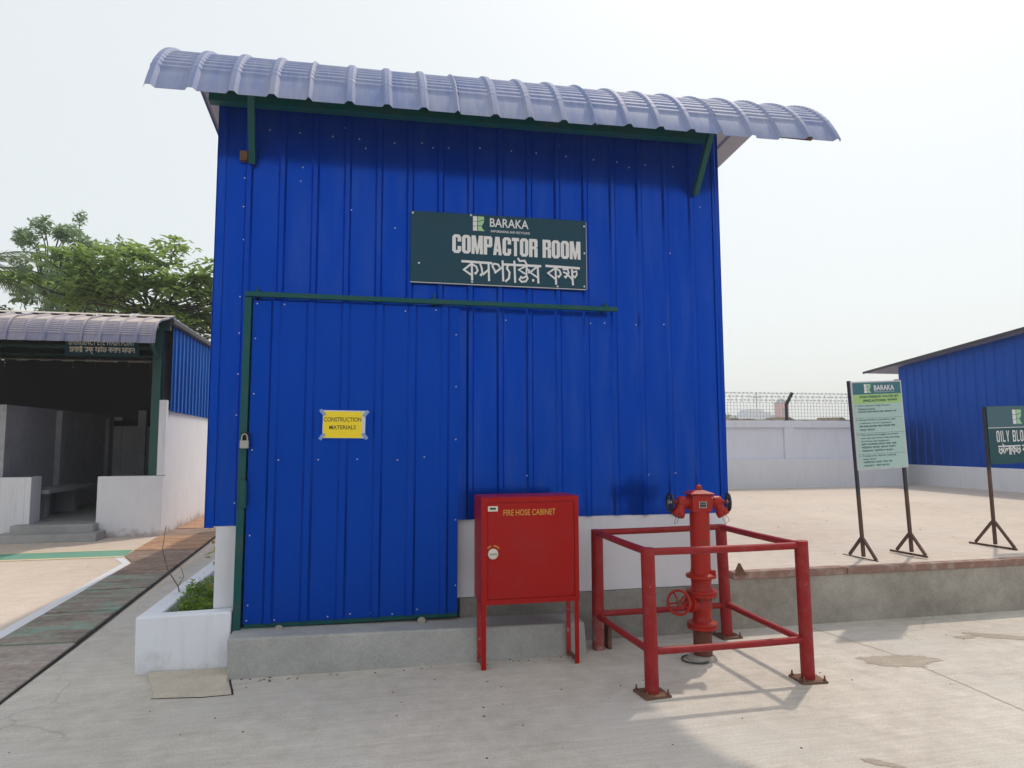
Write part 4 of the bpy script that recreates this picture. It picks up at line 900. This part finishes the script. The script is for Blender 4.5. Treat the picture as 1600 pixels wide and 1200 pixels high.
# ------------------------------------------------------------------ right blue shed
rb = thing('blue_shed', 'long blue clad shed with white base at the platform edge', 'building')
BX = 13.5; CY = 15.0
def rz(y): return 3.42+(CY+.55-y)*.098
y = CY
while y > 4:
    a = max(4, y-1.0); mb = MB(); P = ribprof(a, y, 4.02, .25, .07, .04, .025); n = len(P)
    vs = [(BX-abs(p[1]), p[0], .92) for p in P]+[(BX-abs(p[1]), p[0], rz(p[0])-.02) for p in P]
    mb.add(vs, [(i, n+i, n+i+1, i+1) for i in range(n-1)]); mb.add([(v[0]+.003, v[1], v[2]) for v in vs], [(i, i+1, n+i+1, n+i) for i in range(n-1)])
    mb.build('wall_panel', 'blue_far', rb); y -= 1.0
mb = MB(); mb.box(12.935, BX-.052, CY-.2, CY, PZ-.02, .94); mb.build('base_return', 'white_low', rb)
mb = MB(); mb.box(BX+.01, 20, CY, CY+.02, .92, 3.40); mb.build('end_wall', 'blue_far', rb)
mb = MB(); mb.box(BX-.05, BX+.12, 4, CY+.02, PZ-.02, .945); mb.build('base_wall', 'white_low', rb, bevel=.008)
mb = MB(); ya, yb = 4, CY+.95
mb.hexa([(BX-.28, ya, rz(ya)+.0), (22, ya, rz(ya)+.0), (22, yb, rz(yb)+.0), (BX-.28, yb, rz(yb)), (BX-.28, ya, rz(ya)+.03), (22, ya, rz(ya)+.03), (22, yb, rz(yb)+.03), (BX-.28, yb, rz(yb)+.03)]); mb.build('roof', 'roof_old', rb)
mb = MB(); mb.hexa([(BX-.29, ya, rz(ya)-.05), (BX-.281, ya, rz(ya)-.05), (BX-.281, yb, rz(yb)-.02), (BX-.29, yb, rz(yb)-.02), (BX-.29, ya, rz(ya)+.04), (BX-.281, ya, rz(ya)+.04), (BX-.281, yb, rz(yb)+.04), (BX-.29, yb, rz(yb)+.04)]); mb.build('fascia', 'darkpost', rb)

# ------------------------------------------------------------------ eye wash shed on the left
sh = thing('open_shed', 'open fronted shed with white half walls and dusty curved blue roof', 'building')
LX = -3.36; FYS = 12.42; SB = 18.6
mb = MB(); mb.box(-9.5, LX-.16, FYS+.16, SB, 0, .26); mb.build('floor', 'step', sh)
mb = MB(); mb.hexa([(LX-.15, FYS+.15, 0), (LX, FYS+.15, 0), (LX+.02, SB, 0), (LX-.15, SB, 0), (LX-.15, FYS+.15, 2.12), (LX, FYS+.15, 2.12), (LX+.02, SB, 2.05), (LX-.15, SB, 2.05)]); mb.build('side_wall', 'white_shed', sh, bevel=.006)
mb = MB(); mb.box(LX-.10, LX+.012, FYS+.02, FYS+.148, 1.01, 2.28); mb.build('end_pier', 'white_shed', sh, bevel=.006)
mb = MB(); mb.box(-4.345, LX+.002, FYS, FYS+.148, 0, 1.004); mb.build('low_wall', 'white_shed', sh, bevel=.008)
mb = MB(); mb.box(-9.5, -5.40, FYS, FYS+.148, 0, 1.006); mb.box(-5.40, -5.315, FYS, FYS+.36, .0, 1.006); mb.build('low_wall', 'white_shed', sh, bevel=.008)
mb = MB(); mb.box(-5.50, -4.30, FYS-.20, FYS+.155, 0, .255); mb.build('doorstep', 'step', sh, bevel=.012)
mb = MB(); mb.box(-5.66, -4.18, FYS-.42, FYS-.005, 0, .13); mb.build('doorstep', 'step', sh, bevel=.012)
mb = MB(); mb.box(-5.95, -5.80, FYS+.15, 17.4, .26, 2.19); mb.build('partition', 'inner_grey', sh)
mb = MB(); mb.box(-5.799, -5.70, 14.40, 14.62, .70, 2.17); mb.build('pier', 'inner_grey', sh)
mb = MB(); mb.box(-5.799, -5.72, 16.9, 17.1, .262, 2.1); mb.build('pier', 'inner_grey', sh)
mb = MB(); mb.box(-9.66, -9.5, FYS, SB, 0, 3.6); mb.build('side_wall', 'inner_grey', sh)  # unseen wall, added to stop light entering the shed from the left
mb = MB(); mb.box(LX-.165, LX-.151, FYS+.16, SB-.17, .27, 3.5); mb.build('inner_lining', 'inner_grey', sh)
mb = MB(); mb.box(-9.5, -5.96, SB-.16, SB, 0, 2.2); mb.box(-5.95, LX-.16, SB-.16, SB, .261, 2.0); mb.build('back_wall', 'inner_grey', sh)
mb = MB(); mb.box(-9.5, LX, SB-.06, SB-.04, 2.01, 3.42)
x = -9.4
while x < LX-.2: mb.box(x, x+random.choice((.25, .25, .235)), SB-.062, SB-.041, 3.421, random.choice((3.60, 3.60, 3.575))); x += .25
mb.build('back_cladding', 'roof_dark', sh)  # deep interior shade put into the cladding colour
mb = MB(); mb.box(-5.16, -5.0, 17.0, 17.15, .26, 2.3); mb.build('inner_post', 'inner_grey', sh)
mb = MB(); mb.box(-5.93, LX-.17, 17.42, 17.52, 1.95, 2.08); mb.build('inner_beam', 'bark', sh)
bn = thing('bench', 'grey concrete bench inside the dark open shed', 'bench')
mb = MB(); mb.box(-5.79, -5.25, 12.9, 15.0, .70, .76); mb.build('seat', 'inner_grey', bn)
for y in (13.3, 14.5):
    mb = MB(); mb.box(-5.79, -5.45, y, y+.14, .262, .699); mb.build('support', 'inner_grey', bn)
mb = MB(); mb.box(-3.60, -3.465, 12.47, 12.60, 1.006, 3.55); mb.build('steel_post', 'green_shed', sh, bevel=.004)
mb = MB(); bar(mb, (-3.56, 11.85, 3.42), (-3.53, 12.47, 2.98), .04); mb.build('eave_brace', 'green_shed', sh)
mb = MB(); mb.box(-9.5, -3.3, 12.30, 12.38, 3.46, 3.59); mb.box(-9.5, -3.3, 11.62, 11.67, 3.38, 3.43); mb.box(LX-.16, LX-.10, 12.4, SB, 3.48, 3.56)
for y in (13.8, 15.3, 16.8): mb.box(-9.5, -3.40, y, y+.06, 3.49, 3.555)
mb.build('roof_frame', 'green_shed', sh)
for k in range(6):   # right side cladding
    a = FYS+.18+k*1.0; b = a+1.0; P = ribprof(a, b, FYS+.3, .25, .08, .04, .028); n = len(P); mb = MB()
    vs = [(LX+.035+abs(p[1]), p[0], 2.10-.010*(p[0]-12.4)) for p in P]+[(LX+.035+abs(p[1]), p[0], 3.575) for p in P]
    mb.add(vs, [(i, i+1, n+i+1, n+i) for i in range(n-1)]); mb.add([(v[0]-.003, v[1], v[2]) for v in vs], [(i+1, i, n+i, n+i+1) for i in range(n-1)])
    mb.build('wall_panel', 'blue_shed', sh)
nx = 6
for i in range(nx):
    xb = -3.24-i*.254*4; xa = xb-.254*4
    pf_ = ribprof(xa, xb, -3.26, .254, .075, .035, .026)
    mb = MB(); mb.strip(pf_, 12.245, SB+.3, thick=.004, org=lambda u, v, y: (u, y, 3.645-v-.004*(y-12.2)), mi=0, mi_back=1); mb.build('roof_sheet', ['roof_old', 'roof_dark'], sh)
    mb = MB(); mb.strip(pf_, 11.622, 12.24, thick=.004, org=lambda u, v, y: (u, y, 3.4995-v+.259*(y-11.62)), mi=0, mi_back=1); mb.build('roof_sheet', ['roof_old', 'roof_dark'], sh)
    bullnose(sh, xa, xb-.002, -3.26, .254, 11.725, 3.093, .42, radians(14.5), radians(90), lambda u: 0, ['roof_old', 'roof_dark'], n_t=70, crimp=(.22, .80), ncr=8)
mb = MB(); mb.hexa([(-9.6, 12.06, 3.643), (-3.22, 12.06, 3.643), (-3.22, 12.30, 3.706), (-9.6, 12.30, 3.706), (-9.6, 12.06, 3.647), (-3.22, 12.06, 3.647), (-3.22, 12.30, 3.710), (-9.6, 12.30, 3.710)])
mb.build('ridge_cap', 'roof_old', sh)
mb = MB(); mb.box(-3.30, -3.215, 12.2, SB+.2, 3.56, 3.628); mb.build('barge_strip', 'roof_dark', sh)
# sign under the shed eave
es = thing('hanging_sign', 'green board with cream lettering hanging under the shed eave', 'sign')
mb = MB(); mb.box(-4.86, -3.76, 12.25, 12.265, 3.00, 3.44); mb.build('board', 'board', es)
text('EMERGENCY EYE WASH POINT', 'lettering', 'letter_dim', es, -4.81, -3.82, 3.165, 3.265, 12.248, .018)
bengali(['জররী', 'চকু', 'ধেৈত', 'করণ', 'সথান'.replace('থ', 'ধ')], 'lettering', 'letter_dim', es, -4.80, -3.82, 3.045, 3.125, 12.248, .17)

# ------------------------------------------------------------------ vegetation
def limb(mb, p, q, r0, r1, sag=.0, n=6):
    p, q = Vector(p), Vector(q); P = [p.lerp(q, i/n)+Vector((random.gauss(0, .03), random.gauss(0, .03), sag*sin(pi*i/n)+random.gauss(0, .02)))*(0 if i in (0, n) else 1) for i in range(n+1)]
    mb.path(P, [r0+(r1-r0)*i/n for i in range(n+1)], 7); return P
def cloud(n, c, rx, ry, rz_, shell=.4):
    out = []
    while len(out) < n:
        v = Vector((random.uniform(-1, 1), random.uniform(-1, 1), random.uniform(-1, 1)))
        if shell < v.length < 1: out.append((c[0]+v.x*rx, c[1]+v.y*ry, c[2]+v.z*rz_))
    return out
# almond tree: flat layered crown
al = thing('almond_tree', 'broad green tree with flat layered crown and dark spreading limbs behind the shed', 'tree')
tb = MB(); fork = Vector((-5.95, 20, 5.15)); tb.path([(-5.8, 20, -.02), (-5.85, 20, 2.5), (-5.9, 20, 4.3), tuple(fork)], [.20, .16, .13, .11], 10)
lv = []
tips = [(-8.3, 19.6, 6.35), (-8.0, 20.5, 5.9), (-7.5, 19.2, 6.45), (-6.8, 20.5, 6.9), (-6.0, 19.6, 6.65), (-5.4, 20.4, 7.15), (-4.4, 19.5, 6.3), (-3.5, 20.3, 6.0), (-3.3, 19.3, 5.5), (-4.2, 20.6, 5.0), (-7.9, 20.0, 5.35), (-3.0, 20, 5.9), (-3.4, 19.6, 6.35), (-3.1, 20.2, 4.9), (-3.6, 19.9, 4.5), (-5.0, 20.4, 4.75), (-9.0, 19.8, 5.9), (-4.9, 20, 6.1), (-6.9, 19.5, 5.8)]
for t in tips:
    P = limb(tb, fork, t, .042, .014, -.16, 8)
    for k in range(5):
        q = P[3+k] if 3+k < len(P) else P[-1]; e = q+Vector((random.uniform(-.8, .8), random.uniform(-.6, .6), random.uniform(.05, .45))); tb.path([q, (q+e)/2+Vector((0, 0, .05)), e], [.018, .012, .006], 5)
        lv += cloud(44, e, .42, .4, .14, 0)
    lv += cloud(84, t, .62, .5, .20, 0)
tb.build('trunk', 'bark', al)
mb = MB(); leaves(mb, lv, .25, .62, .48, .35); mb.build('crown', 'leaf_almond', al)
def bushtree(name, label, x, y, z, rx, rz_, n, size, mat, trunk_r=.1, clumps=26, group=None, cat='tree', flat=.35):
    t = thing(name, label, cat, group, (x, y, 0)); mb = MB(); mb.path([(0, 0, -.05), (.1, 0, z*.5), (0, 0, z)], [trunk_r, trunk_r*.8, trunk_r*.5], 8)
    L = []
    for k in range(clumps):
        v = Vector((random.uniform(-1, 1), random.uniform(-1, 1), random.uniform(-1, 1)))
        if v.length > 1: v.normalize()
        c = (v.x*rx, v.y*rx*.7, z+v.z*rz_); mb.path([(0, 0, z*.75), ((v.x*rx)*.5, v.y*rx*.35, z+v.z*rz_*.4), c], [trunk_r*.35, trunk_r*.2, .01], 5)
        s = random.uniform(.16, .34); L += cloud(n//clumps, c, rx*s, rx*s*.8, rz_*s, 0)
    mb.build('trunk', 'bark', t); mb = MB(); leaves(mb, L, size, flat, .5); mb.build('crown', mat, t); return t
bushtree('tall_tree', 'taller grey green tree with ragged top behind the layered crown', -10.9, 26, 8.0, 1.15, 1.25, 3600, .17, 'leaf_blue', clumps=30)
bushtree('tall_tree', 'slender sprig topped tree rising beside the ragged grey green one', -9.55, 27, 7.6, .9, 1.5, 1500, .16, 'leaf_blue', clumps=20)
sprig = thing('sapling', 'thin leafy sprig standing free above the tree crowns', 'tree', loc=(-10.6, 27, 0))
mb = MB(); mb.path([(0, 0, 0), (.1, 0, 6), (.15, 0, 10.0)], [.09, .05, .01], 6); mb.build('trunk', 'bark', sprig)
mb = MB(); leaves(mb, cloud(110, (.15, 0, 9.8), .22, .2, .30, 0)+cloud(60, (.18, 0, 9.1), .16, .2, .22, 0)+cloud(150, (.1, 0, 8.3), .4, .3, .3, 0), .15, .3); mb.build('crown', 'leaf_blue', sprig)
for i, (x, y, z, rx, rz_, lab) in enumerate(((-9.4, 22, 4.3, 1.6, 1.0, 'dark bushy tree seen over the far end of the shed roof'), (-7.0, 22.5, 4.2, 1.5, .8, 'dark bushy tree below the layered crown, middle of three'), (-4.3, 22, 4.2, 1.6, 1.3, 'dark bushy tree between the shed roof and the blue building'))):
    bushtree('bushy_tree', lab, x, y, z, rx, rz_, 4600, .17, 'leaf_dark', clumps=30, group='dark bushy trees behind the shed')
for i, (x, y, z, r, lab) in enumerate(((-12.5, 24, 4.5, 2.2, 'dense low tree at the edge of the frame behind the palm'), (-9.8, 25, 6.4, 1.6, 'mid green tree under the ragged topped one'))):
    bushtree('dense_tree', lab, x, y, z, r, r*.75, 4200, .18, 'leaf_blue' if i else 'leaf_dark', clumps=30)
def palm(x, y, z, L, n, label, az0=0):
    t = thing('palm_tree', label, 'palm', 'palms among the trees', (x, y, 0)); mb = MB(); mb.path([(.3, 0, 0), (.1, 0, z*.5), (0, 0, z)], [.16, .13, .11], 10); mb.build('trunk', 'bark', t)
    for k in range(n):
        a = az0+2*pi*k/n+random.uniform(-.15, .15); el = random.uniform(.15, 1.1); mb = MB(); P = []
        for i in range(9):
            s = i/8; P.append(Vector((cos(a)*L*s*cos(el*(1-s*.5)), sin(a)*L*s*cos(el*(1-s*.5)), z+L*(sin(el)*s-.55*s*s))))
        mb.path(P, [.022-.0022*i for i in range(9)], 5)
        for i in range(44):
            s = .12+.86*i/43; j = min(7, int(s*8)); p = P[j].lerp(P[j+1], s*8-j); d = (P[j+1]-P[j]).normalized(); sd = d.cross(Vector((0, 0, 1))).normalized()
            for q in (-1, 1):
                l = L*.26*(1-abs(s-.45)*1.1); e = p+sd*(q*l*.75)+d*l*.6+Vector((0, 0, -l*random.uniform(.1, .5))); w = d*.022
                mb.add([p-w, p+w, e], [(0, 1, 2)])
        mb.build('frond', 'leaf_palm', t)
palm(-9.9, 18.9, 5.7, 2.3, 17, 'grey green palm with drooping fronds cut by the frame edge')
palm(-7.9, 23.0, 5.0, 2.0, 11, 'smaller palm showing its fronds under the layered crown', .4)

# ------------------------------------------------------------------ far things
tw = thing('far_tower', 'pink square tower with grey pitched cap far beyond the fence', 'tower', loc=(100.5, 150, 0))
mb = MB(); mb.box(-1.2, 1.2, -1.2, 1.2, 0, 10.8); mb.build('body', 'farpink', tw)
mb = MB(); mb.box(-.5, .5, -1.25, -1.201, 7.6, 9.6); mb.build('window', 'fardark', tw)
mb = MB(); mb.add([(-1.4, -1.4, 10.8), (1.4, -1.4, 10.8), (1.4, 1.4, 10.8), (-1.4, 1.4, 10.8), (0, 0, 12.2)], [(0, 1, 4), (1, 2, 4), (2, 3, 4), (3, 0, 4), (3, 2, 1, 0)]); mb.build('roof', 'fardark', tw)
fs = thing('far_ship', 'hazy grey ship with stepped decks and mast beyond the fence', 'ship', loc=(94, 152, 0))
mb = MB(); mb.add([(-7, -3, 0), (8, -3, 0), (8, 3, 0), (-7, 3, 0), (-9, -3, 7.6), (8, -3, 7.2), (8, 3, 7.2), (-9, 3, 7.6)], [(3, 2, 1, 0), (4, 5, 6, 7), (0, 1, 5, 4), (1, 2, 6, 5), (2, 3, 7, 6), (3, 0, 4, 7)]); mb.build('hull', 'fargrey', fs)
for k, (a, b, c, d) in enumerate(((-4.5, 4.5, 7.3, 8.0), (-3.2, 3.6, 8.0, 8.7), (-2.6, 1.6, 8.7, 9.3))):
    mb = MB(); mb.box(a, b, -2, 2, c, d); mb.build('deck', 'fargrey', fs)
mb = MB(); mb.tube((1, 0, 9.2), (1, 0, 13.6), .12, n=6); mb.tube((-.4, 0, 12.4), (2.4, 0, 12.4), .08, n=6); mb.build('mast', 'fardark', fs)
bushtree('far_tree', 'small hazy tree beside the building edge far beyond the fence', 85.5, 150, 6.6, 1.7, 1.0, 900, .8, 'leaf_blue', clumps=16)

M['haze'] = bpy.data.materials.new('haze_air'); M['haze'].use_nodes = True
_h = M['haze'].node_tree; _h.nodes.remove(_h.nodes['Principled BSDF']); _pv = _h.nodes.new('ShaderNodeVolumePrincipled'); _pv.inputs['Density'].default_value = .0018; _pv.inputs['Color'].default_value = (.93, .95, 1, 1); _pv.inputs['Anisotropy'].default_value = .3
_h.links.new(_pv.outputs[0], _h.nodes['Material Output'].inputs['Volume'])
mb = MB(); mb.box(-215, 215, -215, 215, -1.2, 16); mb.build('haze', 'haze', None, kind='stuff')

# ------------------------------------------------------------------ small litter on the yard
mb = MB()
def pebble(x, y, z, r):
    n = 6; vs = [(x+r*random.uniform(.6, 1.2)*cos(2*pi*i/n), y+r*random.uniform(.5, 1)*sin(2*pi*i/n), z) for i in range(n)]+[(x, y, z+r*.6)]
    mb.add(vs, [(i, (i+1) % n, n) for i in range(n)])
for _ in range(70): pebble(random.uniform(-2, 5.5), random.uniform(2.9, 4.85), .0005, random.uniform(.003, .009))
for _ in range(30): pebble(random.uniform(-.9, 1.6), random.uniform(4.78, 4.87), .0005, random.uniform(.004, .012))
for _ in range(90): pebble(random.uniform(3.2, 12), random.uniform(5.6, 13.5), .4555, random.uniform(.004, .014))
mb.build('pebbles', 'rust_leg', None, kind='stuff')
mb = MB(); leaves(mb, [(random.uniform(-6, -2.9), random.uniform(5, 10), .02) for _ in range(10)]+[(random.uniform(-1.9, 5), random.uniform(3, 4.8), .006) for _ in range(8)], .035, .95, .35); mb.build('fallen_leaves', 'rust', None, kind='stuff')
